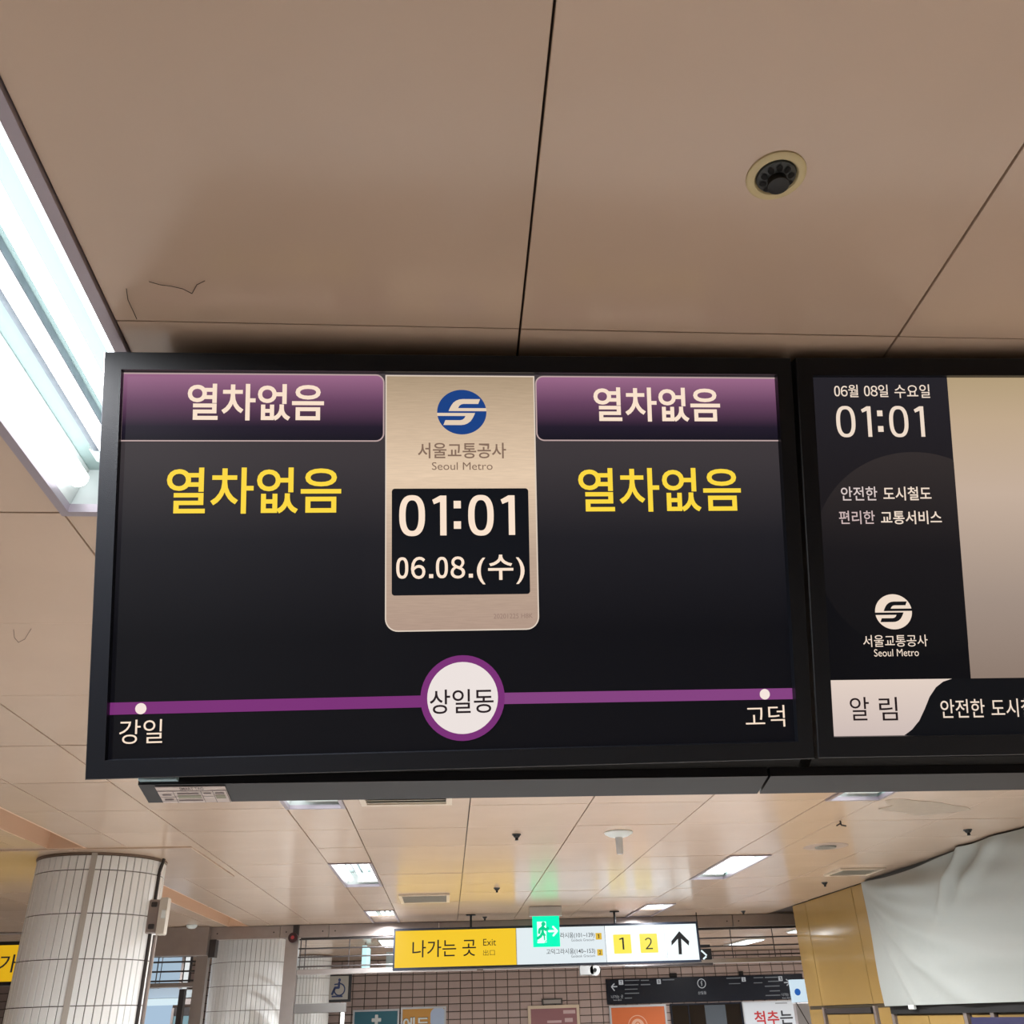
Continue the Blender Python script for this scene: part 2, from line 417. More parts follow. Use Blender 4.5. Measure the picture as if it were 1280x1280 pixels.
for y in (10.2, 8.95, 8.59, 7.36, 6.98): MB().box(3.772, 3.8, y-.025, y+.025, -1.55, .01 if y > 8.9 else -.05).obj('metal_strip', M_STEELD, wr)
MB().box(3.765, 3.80, 4.95, 8.60, -.055, .0).obj('gap_shade_strip', M_BLACKGAP, wr)  # solid black strip painted in for the dark gap under the sheet
MB().box(3.77, 3.80, 4.9, 8.60, .955, 1.0).obj('head_gap_shade', M_STEELDK, wr)  # dark strip standing in for the shaded gap above the sheet
# end face of the wall around the corner
MB().box(3.80, 8.4, 10.64, 10.655, -UP, 1.0).obj('corner_return', M_YEL, wr)

# ---------------------------------------------------------------- pink tiled far wall
WY = 18.6
wf = structure(MB().box(-8.15, 8.4, WY, WY+.15, -UP, 1.2).obj('wall_far', M_GROUT))
TW, TH = .2145, .1225
tm = MB()
V = []
for y, e in ((-.012, .006), (-.006, 0), (0, 0)):
    V += [(e, y, e), (TW-.012-e, y, e), (TW-.012-e, y, TH-.012-e), (e, y, TH-.012-e)]
tm.add(V, [(0, 1, 2, 3)]+[(k*4+i, k*4+4+i, k*4+4+(i+1) % 4, k*4+(i+1) % 4) for k in range(2) for i in range(4)])
TME = tm.mesh('wall_tile', M_TILEP)
hid = [(-1.64, .02, .19), (1.45, 2.4, .19), (3.0, 6.3, .55)]
cells = []
for r in range(20):
    z = 1.0-TH*(r+1)
    for c in range(-37, 39):
        x = c*TW+.03
        if z < -UP: continue
        cells.append((r, x, z))
vis = [k for k in cells if k[2] > .06 and -2.3 < k[1] < 6.6 and not any(a < k[1] and k[1]+TW < b and k[2]+TH < zt for a, b, zt in hid)]
vis.sort(key=lambda k: (k[2] > .6, -k[2])); sel = set(vis[:300]); stuff = MB()
for k in cells:
    if k in sel:
        o = bpy.data.objects.new('wall_tile', TME); COL.objects.link(o); o.parent = wf
        o.location = Vector((k[1], WY, k[2]))-wf.location
    else:
        stuff.add([(v[0]+k[1], v[1]+WY, v[2]+k[2]) for v in tm.v], tm.f)
stuff.obj('wall_tile_field', M_TILEP, wf, kind='stuff')

# ================================================================ CEILING LAMPS
M_TUBE = emit('fluorescent_tube', (235, 250, 255), TUBE_POWER)
M_TUBE.node_tree.nodes['Principled BSDF'].inputs['Emission Color'].default_value = (.93, .97, 1.0, 1)
def lamp(x0, y0, label, w=.31, l=1.28, group='recessed fluorescent ceiling lamps'):
    cx, cy = x0+w/2, y0+l/2
    t = thing('ceiling_lamp', (cx, cy, 1.0), label, 'ceiling light', group)
    X0, X1, Y0, Y1 = x0, x0+w, y0, y0+l
    f = .02
    fr = MB()
    for a in ((X0, X0+f, Y0, Y1), (X1-f, X1, Y0, Y1), (X0+f, X1-f, Y0, Y0+f), (X0+f, X1-f, Y1-f, Y1)): fr.box(*a, .992, 1.012)
    fr.obj('frame', M_LFRAME, t)
    h = 1.105; a, b, c, d = X0+.012, X1-.012, Y0+.012, Y1-.012
    sh = MB()
    t4 = .003
    sh.box(a-t4, a, c, d, 1.0, h).box(b, b+t4, c, d, 1.0, h).box(a, b, c, d, h, h+t4)
    MB().box(a, b, c-t4, c, 1.0, h).obj('end_plate', M_WHITE, t); MB().box(a, b, d, d+t4, 1.0, h).obj('end_plate', M_WHITE, t)
    sh.obj('housing', M_REFL, t)
    MB().tube((cx-.108, c+.05, 1.05), (cx-.108, d-.05, 1.05), .02, 12).obj('tube', M_TUBE, t, smooth=True)
    # sloped white side reflector on the left, gear tray beside it
    MB().prism([(a+.001, 1.012), (a+.006, 1.012), (a+.03, h-.002), (a+.001, h-.002)], c+.002, d-.002, 1).obj('side_reflector', M_WHITE, t)
    MB().box(a+.078, a+.128, c+.06, d-.06, 1.085, h-.002).obj('gear_tray', M_BALLAST, t)
    for k in (-.006, .05, .11):
        MB().tube((cx+k, c+.06, 1.042), (cx+k, d-.06, 1.042), .014, 10).obj('tube', M_TUBE, t, smooth=True)
    for yy, s in ((c+.06, 1), (d-.06, -1)):
        hb = MB().bbox(cx-.05, cx+.13, min(yy, yy-s*.03), max(yy, yy-s*.03), 1.022, h-.002, .004)
        hb.prism([(cx-.076, 1.09), (cx-.03, 1.07), (cx-.03, h-.003), (cx-.076, h-.003)], min(yy, yy+s*.05), max(yy, yy+s*.05), 1)
        hb.obj('lamp_holder', M_WHITE, t)
    for k in (-.4, 0, .4):
        ld = bpy.data.lights.new('lamp_light', 'SPOT'); ld.energy = LAMP_W; ld.spot_size = math.radians(176); ld.spot_blend = .85
        ld.shadow_soft_size = 0; ld.color = (.98, .985, 1.0)
        lo = bpy.data.objects.new('lamp_light', ld); COL.objects.link(lo); lo.parent = t; lo.location = (.0, k, -.012)
    return t
names = ['large recessed fluorescent lamp nearest the viewer, left of the display boards',
         'recessed fluorescent lamp just below the left display board, left row',
         'second recessed lamp of the left row below the display board',
         'farthest small recessed lamp in the left row, just above the steel header']
for y, n in zip(LIGHTS_Y, names): lamp(-.852, y, n, group=None)
names = ['recessed lamp right of the camera, outside the picture',
         'recessed lamp cut off by the bottom edge of the right display board',
         'slanting recessed lamp in the right row, midway between board and exit sign',
         'farthest recessed lamp of the right row, just above the black arrow of the exit sign']
for y, n in zip(LIGHTS_Y, names): lamp(2.064, y, n, group=None)
for i, (a, b, c, d) in enumerate(REAR_L):  # lamps out of sight here are added as fill for the rear hall
    lab = ['bright slanting surface lamp seen through the grille right of the exit sign', 'unseen fill lamp in the rear hall beyond the yellow wall', 'surface lamp of the rear hall at the left end of the exit sign',
           'added fill lamp of the rear hall hidden behind the exit sign', 'small bright surface lamp of the rear hall beside the yellow wall corner', 'unseen fill lamp of the rear hall behind the white tiled columns'][i]
    t = thing('surface_lamp', ((a+b)/2, (c+d)/2, .97), lab, 'ceiling light')
    MB().bbox(a, b, c, d, .975, .999, .006).obj('housing', M_WHITE, t)
    MB().bbox(a+.02, b-.02, c+.02, d-.02, .968, .975, .002).obj('diffuser', emit('lamp_diffuser', (240, 250, 255), 4), t)
    ld = bpy.data.lights.new('lamp_light', 'SPOT'); ld.energy = LAMP_W*2.4; ld.color = (.97, .98, 1.0); ld.spot_size = math.radians(176); ld.spot_blend = .85; ld.shadow_soft_size = 0
    lo = bpy.data.objects.new('lamp_light', ld); COL.objects.link(lo); lo.parent = t; lo.location = (0, 0, -.01)

# ================================================================ DISPLAY BOARDS
def board_frame(p):
    x, y, z, yaw, tl, ro, W, H = p
    ex = Vector((math.cos(yaw), math.sin(yaw), 0)); back = Vector((-math.sin(yaw), math.cos(yaw), 0))
    dn = Vector((0, 0, -1))*math.cos(tl)+back*math.sin(tl)
    ex2 = ex*math.cos(ro)+dn*math.sin(ro); dn2 = dn*math.cos(ro)-ex*math.sin(ro)
    return (x, y, z), ex2, -dn2, W, H
SB = .014          # screen set back behind the bezel
def bezel(root, W, H, bx0, bx1, by0, by1):
    # hollow frame: outer W x H, opening bx0..bx1, by0..by1 (y down negative)
    zf, zb = 0, -.04; o = [(0, -H), (W, -H), (W, 0), (0, 0)]; i = [(bx0, by0), (bx1, by0), (bx1, by1), (bx0, by1)]
    e = .0015
    V = [(x+(e if x < W/2 else -e), y+(e if y < -H/2 else -e), zf) for x, y in o]+[(x, y, zf) for x, y in i]+[(x, y, -SB-.002) for x, y in i]+[(x, y, zf-e) for x, y in o]+[(x, y, zb) for x, y in o]
    F = []
    for k in range(4):
        j = (k+1) % 4
        F += [(k, j, 4+j, 4+k), (4+k, 4+j, 8+j, 8+k), (12+k, 12+j, j, k), (16+k, 16+j, 12+j, 12+k)]
    F.append((19, 18, 17, 16))
    MB().add(V, F).obj('bezel', M_BLACK, root)
CR = (250, 226, 204)
M_LTXT = emit('display_cream', CR, 1.0); M_YTXT = emit('display_yellow', (252, 216, 66), 1.0)
M_LINE = emit('display_outline', (196, 170, 168), .9)
M_PUR = emit('line_purple', (122, 48, 118), 1.0); M_DOT = emit('stop_dot', (245, 228, 220), 1.0)
M_DK = emit('display_black', (16, 18, 24), 1.0); M_GTXT = emit('display_taupe', (132, 108, 92), 1.0)
M_BLUE = emit('emblem_blue', (28, 66, 132), 1.0)
M_SCR = emit_grad('display_background', [(0, (13, 13, 18)), (.3, (15, 15, 20)), (.55, (32, 31, 36)), (.75, (60, 55, 58)), (1, (72, 64, 67))], 1.0, rough=.3, spec=.14)  # lighter top paints in the reflection that lifts the dark screen

P1 = (-.5574, 1.1885, .955, .0146, .3743, -.019, 1.1388, .6691)
org, ex, ey, W, H = board_frame(P1)
d1, F1 = framed('display_board', org, ex, ey, 'left black ceiling display board with yellow Hangul, silver clock panel and purple line map', 'display board')
bezel(d1, W, H, .0279, 1.1128, -.6412, -.029)
S = MB().add([(.024, -.646, -SB), (1.117, -.646, -SB), (1.117, -.025, -SB), (.024, -.025, -SB)], [(0, 1, 2, 3)]).add(
    [(.024, -.646, -SB-.006), (1.117, -.646, -SB-.006), (1.117, -.025, -SB-.006), (.024, -.025, -SB-.006)], [(3, 2, 1, 0)])
scr = S.obj('screen', M_SCR, d1)
z1, z2, z3 = -SB+.0006, -SB+.0012, -SB+.0018
def flat_poly(parent, pts, m, z, name): return MB().poly(pts, z).obj(name, m, parent)
M_HDR = emit_grad('header_purple', [(0, (24, 22, 32)), (.22, (36, 29, 44)), (.6, (104, 68, 96)), (1, (156, 106, 138))], 1.0)
for box, rs in (((151.5, 467, 480.5, 552), (0, .014, .014, 0)), ((669.5, 471, 973, 551.5), (.014, 0, 0, .014))):
    x0, y0, x1, y1 = pbox(F1, box, z1); P = rrect(x0, y0, x1, y1, rs)
    flat_poly(scr, P, M_HDR, z1, 'header_field')
    outline(MB(), P, .0022, z2).obj('header_outline', M_LINE, scr)
x0, y0, x1, y1 = pbox(F1, (481.5, 469.5, 671, 788.5), z1)
P = rrect(x0, y0, x1, y1, (.021, .021, 0, 0))
flat_poly(scr, P, emit_grad('silver_plate', [(0, (176, 150, 134)), (.3, (190, 166, 146)), (.6, (228, 202, 174)), (.8, (205, 180, 153)), (1, (170, 148, 122))], 1.0, lines=.05), z1, 'clock_plate')
outline(MB(), P, .002, z2).obj('plate_outline', emit('plate_edge', (222, 206, 190), 1), scr)
x0, y0, x1, y1 = pbox(F1, (489.7, 610.6, 661.5, 743.5), z2)
flat_poly(scr, rrect(x0, y0, x1, y1, (.005,)*4), M_DK, z2, 'clock_window')
text(scr, F1, '열차없음', (234.3, 479.9, 405, 525.6), M_LTXT, z3, .017)
text(scr, F1, '열차없음', (742, 484.5, 900, 527), M_LTXT, z3, .017)
text(scr, F1, '열차없음', (208.2, 584.4, 426.5, 642), M_YTXT, z3, .012)
text(scr, F1, '열차없음', (723, 585, 926, 639.5), M_YTXT, z3, .012)
text(scr, F1, '01:01', (499, 618.7, 643.6, 669.8), M_LTXT, z3, .012, True, .13)
text(scr, F1, '06.08.(수)', (495.3, 693.8, 655.7, 730.8), M_LTXT, z3, .014, True, .09, squeeze=.86)
emblem(scr, F1, (546.4, 487.3, 608, 543.1), M_BLUE, emit('plate_light', (226, 204, 180), 1), z2)
text(scr, F1, '서울교통공사', (522.3, 553.4, 632.6, 573), M_GTXT, z2, .013)
text(scr, F1, 'Seoul Metro', (539.9, 577.7, 615.7, 587.4), M_GTXT, z2, 0)
text(scr, F1, '20201225 H8K', (617, 767, 666, 773), emit('plate_print', (150, 124, 112), 1), z2, 0)
a = L(F1, 137, 886, z1); b = L(F1, 540, 876.5, z1); MB().stroke([a, b], .0185, z1, False).obj('line_band', M_PUR, scr)
a = L(F1, 620, 873.2, z1); b = L(F1, 991.5, 867, z1); MB().stroke([a, b], .0178, z1, False).obj('line_band', emit('line_purple_light', (132, 66, 128), 1.0), scr)
x0, y0, x1, y1 = pbox(F1, (525.8, 818.7, 630.6, 926.5), z2); cx, cy, r = (x0+x1)/2, (y0+y1)/2, (x1-x0+y1-y0)/4
MB().ring(cx, cy, r*.84, r, z2).obj('station_ring', M_PUR, scr)
MB().disc(cx, cy, r*.85, z2-.0002).obj('station_disc', emit('station_white', (236, 226, 222), 1), scr)
text(scr, F1, '상일동', (537.2, 861.5, 617, 891.8), emit('station_black', (40, 30, 34), 1), z3, .006)
for x, y in ((176, 885.8), (956, 867.8)):
    c = L(F1, x, y, z2); MB().disc(c[0], c[1], .0085, z2, 24).obj('stop_dot', M_DOT, scr)
text(scr, F1, '강일', (149, 899.5, 203, 929.5), M_LTXT, z3, -.002)
text(scr, F1, '고덕', (932, 881.8, 981, 908.8), M_LTXT, z3, -.002)
def channel(xa, xb, label):
    t, f = framed('bottom_channel', (xa, 1.49, .337), (1, 0, 0), (0, 0, 1), label, 'channel')
    cp = [(1.49, .337), (1.557, .323), (1.557, .345), (1.49, .351)]
    V = [(xx-xa, z-.337, -(y-1.49)) for xx in (xa, xb) for y, z in cp]
    MB().add(V, [(3, 2, 1, 0), (4, 5, 6, 7)]+[(i, (i+1) % 4, (i+1) % 4+4, i+4) for i in range(4)]).obj('profile', M_CHAR, t)
    return t, f
# housing behind the bezel (vertical box kept under the ceiling)
def housing_local(root, fr, xa, xb):
    o, ex_, ey_, ez_ = fr
    R = Matrix((ex_, ey_, ez_))
    prof = [(1.245, .93), (1.26, .965), (1.40, .975), (1.58, .975), (1.58, .345), (1.487, .352), (1.47, .36)]
    V = []
    for xx in (xa, xb):
        for y, z in prof: V.append(tuple(R @ (Vector((xx, y, z))-o)))
    n = len(prof)
    F = [tuple(range(n-1, -1, -1)), tuple(range(n, 2*n))]+[(i, (i+1) % n, (i+1) % n+n, i+n) for i in range(n)]
    MB().add(V, F).obj('housing', M_BLACKGAP, root)
    return R
R = housing_local(d1, F1, -.486, .578); chan1, C1 = channel(-.487, .5255, 'charcoal bottom channel with a small white printed sticker, under the left display board')
# inspection sticker on the bottom channel
def chan(x, t, lift=.0012):
    return (x+.487, -.014*t-lift, -.067*t)
def chan_rect(x0, x1, t0, t1, lift): return [chan(x0, t0, lift), chan(x1, t0, lift), chan(x1, t1, lift), chan(x0, t1, lift)]
def sx(px, py):      # x on the channel for a photo pixel near it
    return at(px, py, 1, 1.52).x
xa, xb = at(193, 984, 1, 1.495).x, at(281, 981, 1, 1.495).x
stk = MB().add(chan_rect(xa, xb, .08, .98, .0012), [(0, 1, 2, 3)]).obj('sticker', mat('sticker_paper', (214, 200, 194), .5), chan1)
M_PRINT = mat('sticker_print', (120, 104, 104), .6)
mb = MB(); w = (xb-xa)
for t0, t1, a, b in ((.30, .33, 0, 1), (.63, .65, 0, .25), (.85, .865, 0, .3), (.08, .1, 0, 1), (.62, .635, .62, .78)): mb.add(chan_rect(xa+w*a, xa+w*b, t0, t1, .0018), [(0, 1, 2, 3)])
for a in (.22, .62, .79, .985): mb.add(chan_rect(xa+w*a, xa+w*(a+.008), .3, .97, .0018), [(0, 1, 2, 3)])
for a, b, t in ((.27, .58, .42), (.25, .6, .8), (.65, .76, .42), (.82, .95, .42), (.05, .18, .48), (.05, .18, .74)): mb.add(chan_rect(xa+w*a, xa+w*b, t, t+.07, .0018), [(0, 1, 2, 3)])
mb.obj('sticker_rule', M_PRINT, stk)
mb = MB(); mb.add(chan_rect(xa+w*.26, xa+w*.6, .55, .72, .0018), [(0, 1, 2, 3)]).add(chan_rect(xa+w*.81, xa+w*.95, .55, .75, .0018), [(0, 1, 2, 3)]); mb.obj('sticker_field', mat('sticker_green_grey', (150, 148, 128), .6), stk)
V, F = glyph('SMART TAG', .01); X1 = max(p[0] for p in V); 
MB().add([chan(xa+w*(.34+.34*p[0]/X1), .26-.14*p[1]/.7, .0018) for p in V], F).obj('sticker_lettering', M_PRINT, stk)
MB().bbox(.003, .062, .004, .013, .0, .014, .001).obj('end_clip', mat('blue_lit_clip', (168, 196, 206), .3), chan1)  # pale blue colour paints in the blue light this piece reflects

P2 = (.5905, 1.1983, .9769, -.0302, .3691, .0034, 1.1432, .6691)
org, ex, ey, W, H = board_frame(P2)
d2, F2 = framed('display_board', org, ex, ey, 'right black ceiling display board with blank cream area, cut by the picture edge', 'display board')
bx0, by1 = L(F2, 1016, 469); bx1_, by0 = L(F2, 1042.5, 921.5); bx0 = (bx0+bx1_)/2
bezel(d2, W, H, bx0, W-.03, by0, by1)
S = MB().add([(bx0-.004, by0-.004, -SB), (W-.026, by0-.004, -SB), (W-.026, by1+.004, -SB), (bx0-.004, by1+.004, -SB)], [(0, 1, 2, 3)]).add(
    [(bx0-.004, by0-.004, -SB-.006), (W-.026, by0-.004, -SB-.006), (W-.026, by1+.004, -SB-.006), (bx0-.004, by1+.004, -SB-.006)], [(3, 2, 1, 0)])
scr2 = S.obj('screen', emit('display_black_soft', (15, 16, 20), 1), d2)
xa, ya = L(F2, 1184.5, 470, z1); xb, yb = L(F2, 1212.5, 848, z1); xs_ = (xa+xb)/2; sbx = bx0-.002
flat_poly(scr2, [(sbx, yb), (xs_, yb), (xs_, by1+.002), (sbx, by1+.002)], emit_grad('side_panel_dark', [(0, (12, 12, 16)), (.3, (16, 16, 20)), (.6, (30, 27, 30)), (1, (38, 36, 42))], 1), z1, 'side_panel')
# large faint arc on the side panel
c = L(F2, 1150, 690, z2); rr = abs(L(F2, 1150, 565, z2)[1]-c[1]); pts = []
for k in range(90):
    a = 2*math.pi*k/90; x = c[0]+rr*1.05*math.cos(a); y = c[1]+rr*math.sin(a); pts.append((min(max(x, sbx), xs_), y))
flat_poly(scr2, pts, emit_grad('side_panel_arc', [(0, (15, 15, 18)), (.5, (26, 24, 27)), (1, (52, 46, 46))], 1), z2-.0002, 'side_panel_arc')
flat_poly(scr2, [(xs_, yb), (W-.028, yb), (W-.028, by1+.002), (xs_, by1+.002)], emit_grad('blank_cream_area', [(0, (140, 122, 110)), (.25, (160, 142, 130)), (.6, (196, 174, 156)), (.85, (192, 168, 140)), (1, (178, 156, 122))], 1), z1, 'blank_area')
# bottom strip
xl = sbx; y0 = L(F2, 1100, 920, z1)[1]-.001; y1 = L(F2, 1100, 849.5, z1)[1]
cv = [L(F2, *p, z1) for p in ((1131, 919.5), (1140, 912), (1149, 901), (1156, 886), (1162, 871), (1170, 859), (1179, 852), (1190, 849.5))]
flat_poly(scr2, [(xl, y0)]+[(cv[0][0]-.003, y0)]+cv[1:-1]+[(cv[-1][0], y1), (xl, y1)], emit_grad('notice_tab', [(0, (205, 188, 182)), (1, (226, 208, 196))], 1), z1, 'notice_tab')
M_W2 = emit('display_white', (238, 218, 200), 1)
text(scr2, F2, '06월', (1042.7, 480.9, 1072.7, 496.5), M_W2, z3, .008, True, .06)
text(scr2, F2, '08일', (1080, 480.8, 1110, 496.3), M_W2, z3, .008, True, .06)
text(scr2, F2, '수요일', (1118, 480.5, 1162.2, 497.5), M_W2, z3, .004)
text(scr2, F2, '01:01', (1045.3, 507.4, 1155.3, 546.5), M_W2, z3, .002, True, .15)
text(scr2, F2, '안전한', (1051.3, 608.3, 1096.5, 625.5), emit('display_dim_white', (216, 200, 196), 1), z3, .008)
text(scr2, F2, '도시철도', (1104, 608.3, 1164, 625.5), M_W2, z3, .012)
text(scr2, F2, '편리한', (1048.8, 638.4, 1093.5, 655.2), emit('display_dim_rose', (205, 182, 180), 1), z3, .008)
text(scr2, F2, '교통서비스', (1101, 638.4, 1177, 655.2), M_W2, z3, .012)
emblem(scr2, F2, (1093.9, 742.8, 1139.9, 786.7), M_W2, emit('emblem_gap', (20, 20, 24), 1), z3)
text(scr2, F2, '서울교통공사', (1078.8, 793.6, 1159.5, 808.4), M_W2, z3, .004)
text(scr2, F2, 'Seoul Metro', (1092.6, 811.2, 1148.5, 820.4), M_W2, z3, 0)
text(scr2, F2, '알', (1062.5, 871.3, 1086.5, 900.6), emit('notice_black', (34, 24, 26), 1), z3, .002)
text(scr2, F2, '림', (1099, 871.3, 1121.8, 900.6), emit('notice_black', (34, 24, 26), 1), z3, .002)
text(scr2, F2, '안전한', (1175.8, 874, 1230.8, 897), M_W2, z3, .004)
text(scr2, F2, '도시철도', (1239, 873, 1312, 896), M_W2, z3, .004)
housing_local(d2, F2, .597, 1.70); channel(.530, 1.70, 'charcoal bottom channel under the right display board, without sticker')

# thin steel hanger straps between the housings and the ceiling
for i, x in enumerate((-.35, .4, .8, 1.5)):
    MB().box(x-.02, x+.02, 1.42, 1.46, .976, .9995).obj('hanger_bracket', M_STEELDK, None)
    o = bpy.context.scene.objects[-1] if False else None
for o in list(COL.objects):
    if o.name.startswith('hanger_bracket'):
        i = int(o.name.split('.')[1]) if '.' in o.name else 0
        tag(o, ['steel bracket hidden above the left end of the left display board', 'steel bracket hidden above the right end of the left display board', 'steel bracket hidden above the left end of the right display board', 'steel bracket hidden above the right end of the right display board'][i], 'bracket')

# ================================================================ CEILING FITTINGS
def sprinkler(x, y, label, group=None, fine=False):
    t = thing('sprinkler', (x, y, 1.0), label, 'sprinkler', group)
    c = (x, y, 1.0)
    MB().lathe([(.0275, .004), (.0275, -.001), (.030, -.004), (.037, -.0045), (.0405, -.002), (.041, .001)] if fine else [(.0275, .0), (.028, -.004), (.026, -.007)], c, 48).obj('flange', M_CREAM if fine else M_DKGREY, t, smooth=True)
    MB().lathe([(.0275, .0), (.0262, -.004), (.022, -.006), (.015, -.009), (.0128, -.009)], c, 48).obj('cup', M_DKGREY, t, smooth=True)
    mb = MB()
    n = 10
    for k in range(n):      # dark openings between the ribs, following the cone
        a = 2*math.pi*k/n+.2; V = []
        for j in range(10):
            b = 2*math.pi*j/10; rr = .0193+.0048*math.cos(b); tt = .0042*math.sin(b)
            zz = -.0062-(.0245-rr)*.28-.0006
            V.append((x+rr*math.cos(a)-tt*math.sin(a), y+rr*math.sin(a)+tt*math.cos(a), 1.0+zz-.0008))
        V.append((x+.0193*math.cos(a), y+.0193*math.sin(a), 1.0-.0045))
        mb.add(V, [tuple(range(10))])
    mb.obj('vent_opening', M_BLACKGAP, t)
    dz = .017 if fine else .045
    MB().lathe([(.0128, -.008), (.0128, -dz), (.0145, -dz-.001), (.0145, -dz-.004), (.011, -dz-.005), (.0, -dz-.005)] if fine else
               [(.018, -.003), (.021, -.010), (.017, -.018), (.009, -.022), (.010, -.034), (.013, -.036), (0, -.038)], c, 24).obj('deflector', mat('black_deflector', (18, 18, 18), .5), t, smooth=True)
    return t
sprinkler(.443, .838, 'cream-rimmed recessed sprinkler head in the near ceiling, above the right half of the left board', fine=True)
sp = [((.425, 5.90), 'black sprinkler just below the display board, left of the white funnel-shaped detector'),
      ((.428, 8.53), 'middle black sprinkler between the display board and the exit sign'),
      ((.415, 11.06), 'tiny black sprinkler closest above the exit sign, at the steel header'),
      ((3.40, 6.02), 'black sprinkler right of the other ceiling fittings, above the draped sheet'),
      ((3.41, 8.64), 'black sprinkler near the top of the yellow wall panels'),
      ((3.37, 11.1), 'black sprinkler on the steel header side, left of the yellow corner')]
for (x, y), l in sp: sprinkler(x, y, l)
# funnel-shaped white detector
t = thing('ceiling_detector', (1.062, 5.88, 1.0), 'white disc with a hanging peg on the ceiling between the two lamp rows', 'detector')
MB().lathe([(.088, .0), (.09, -.006), (.085, -.012), (.06, -.026), (.03, -.034), (0, -.034)], (1.062, 5.88, 1.0), 32).obj('disc', M_WHITE, t, smooth=True)
MB().lathe([(.023, -.03), (.021, -.125), (.017, -.132), (0, -.133)], (1.062, 5.88, 1.0), 20).obj('peg', mat('grey_white_plastic', (196, 196, 196), .4), t, smooth=True)
# speaker
t = thing('ceiling_speaker', (2.66, 6.6, 1.0), 'flat round grey speaker on a dull ceiling ring, right of the right lamp row', 'speaker')
MB().lathe([(.0, -.002), (.15, -.003), (.155, 0)], (2.66, 6.6, 1.0), 32).obj('backing_ring', mat('grey_beige_ring', (172, 152, 138), .5), t)
MB().lathe([(.0, -.012), (.05, -.014), (.068, -.012), (.075, -.002)], (2.66, 6.6, 1.0), 32).obj('grille', mat('speaker_grey', (120, 116, 108), .5), t, smooth=True)
# vents
def vent(x0, x1, y0, y1, label, m=M_LFRAME):
    t = thing('air_vent', ((x0+x1)/2, (y0+y1)/2, 1.0), label, 'air vent')
    f = .03; mb = MB()
    for a in ((x0, x0+f, y0, y1), (x1-f, x1, y0, y1), (x0+f, x1-f, y0, y0+f), (x0+f, x1-f, y1-f, y1)): mb.box(*a, .984, .9995)
    mb.obj('frame', mat('vent_frame_cream', (206, 190, 170), .35), t)
    MB().box(x0+f, x1-f, y0+f, y1-f, .996, .9995).obj('backing', mat('vent_shade', (160, 150, 138), .5), t)
    n = int((y1-y0-2*f)/.05)
    for k in range(n):
        y = y0+f+.01+k*(y1-y0-2*f)/n
        MB().prism([(y, .986), (y+.004, .985), (y+.03, .995), (y+.026, .996)], x0+f, x1-f, 0).obj('slat', mat('vent_slat', (200, 192, 178), .4), t)
vent(-.449, .019, 4.31, 4.91, 'rectangular air vent half hidden by the bottom bar of the left display board')
vent(-.441, .019, 8.83, 9.42, 'small rectangular air vent above the yellow half of the exit sign')
vent(3.20, 3.58, 7.72, 8.10, 'pale rectangular air vent near the top of the yellow wall')
# hook
hk = MB().tube((2.39, 5.63, 1.0), (2.39, 5.63, .975), .005, 8).tube((2.39, 5.63, .975), (2.42, 5.63, .968), .005, 8).tube((2.39, 5.63, .985), (2.365, 5.64, .972), .004, 8).obj('ceiling_hook', M_STEELDK)
tag(hk, 'tiny dark hook on a ceiling joint right of the right lamp row', 'hook')
dm = MB().lathe([(.06, 0), (.055, -.02), (.035, -.035), (0, -.04)], (-2.82, 11.2, 1.0), 24).obj('smoke_detector', M_WHITE, smooth=True)
tag(dm, 'small white dome detector on the ceiling between the two columns', 'detector')
# cobweb threads hanging near the first lamp
def thread(pts, label, r=.0006):
    mb = MB()
    Q = [at(x, y, 2, .9965) for x, y in pts]
    for a, b in zip(Q, Q[1:]): mb.tube(a, b, r, 5)
    tag(mb.obj('dust_thread', mat('dust_thread', (70, 58, 52), .9)), label, 'dust thread')
thread([(186, 352), (200, 356), (215, 358), (228, 361), (240, 367), (246, 356), (256, 351)], 'curly dark dust thread lying on the near ceiling above the left board')
thread([(158, 361), (160, 375), (166, 388), (171, 399)], 'short straight dust thread on the ceiling beside the lamp frame')
thread([(17, 787), (18, 797), (23, 803), (31, 799), (39, 786)], 'looped dust thread on the ceiling left of the left display board')

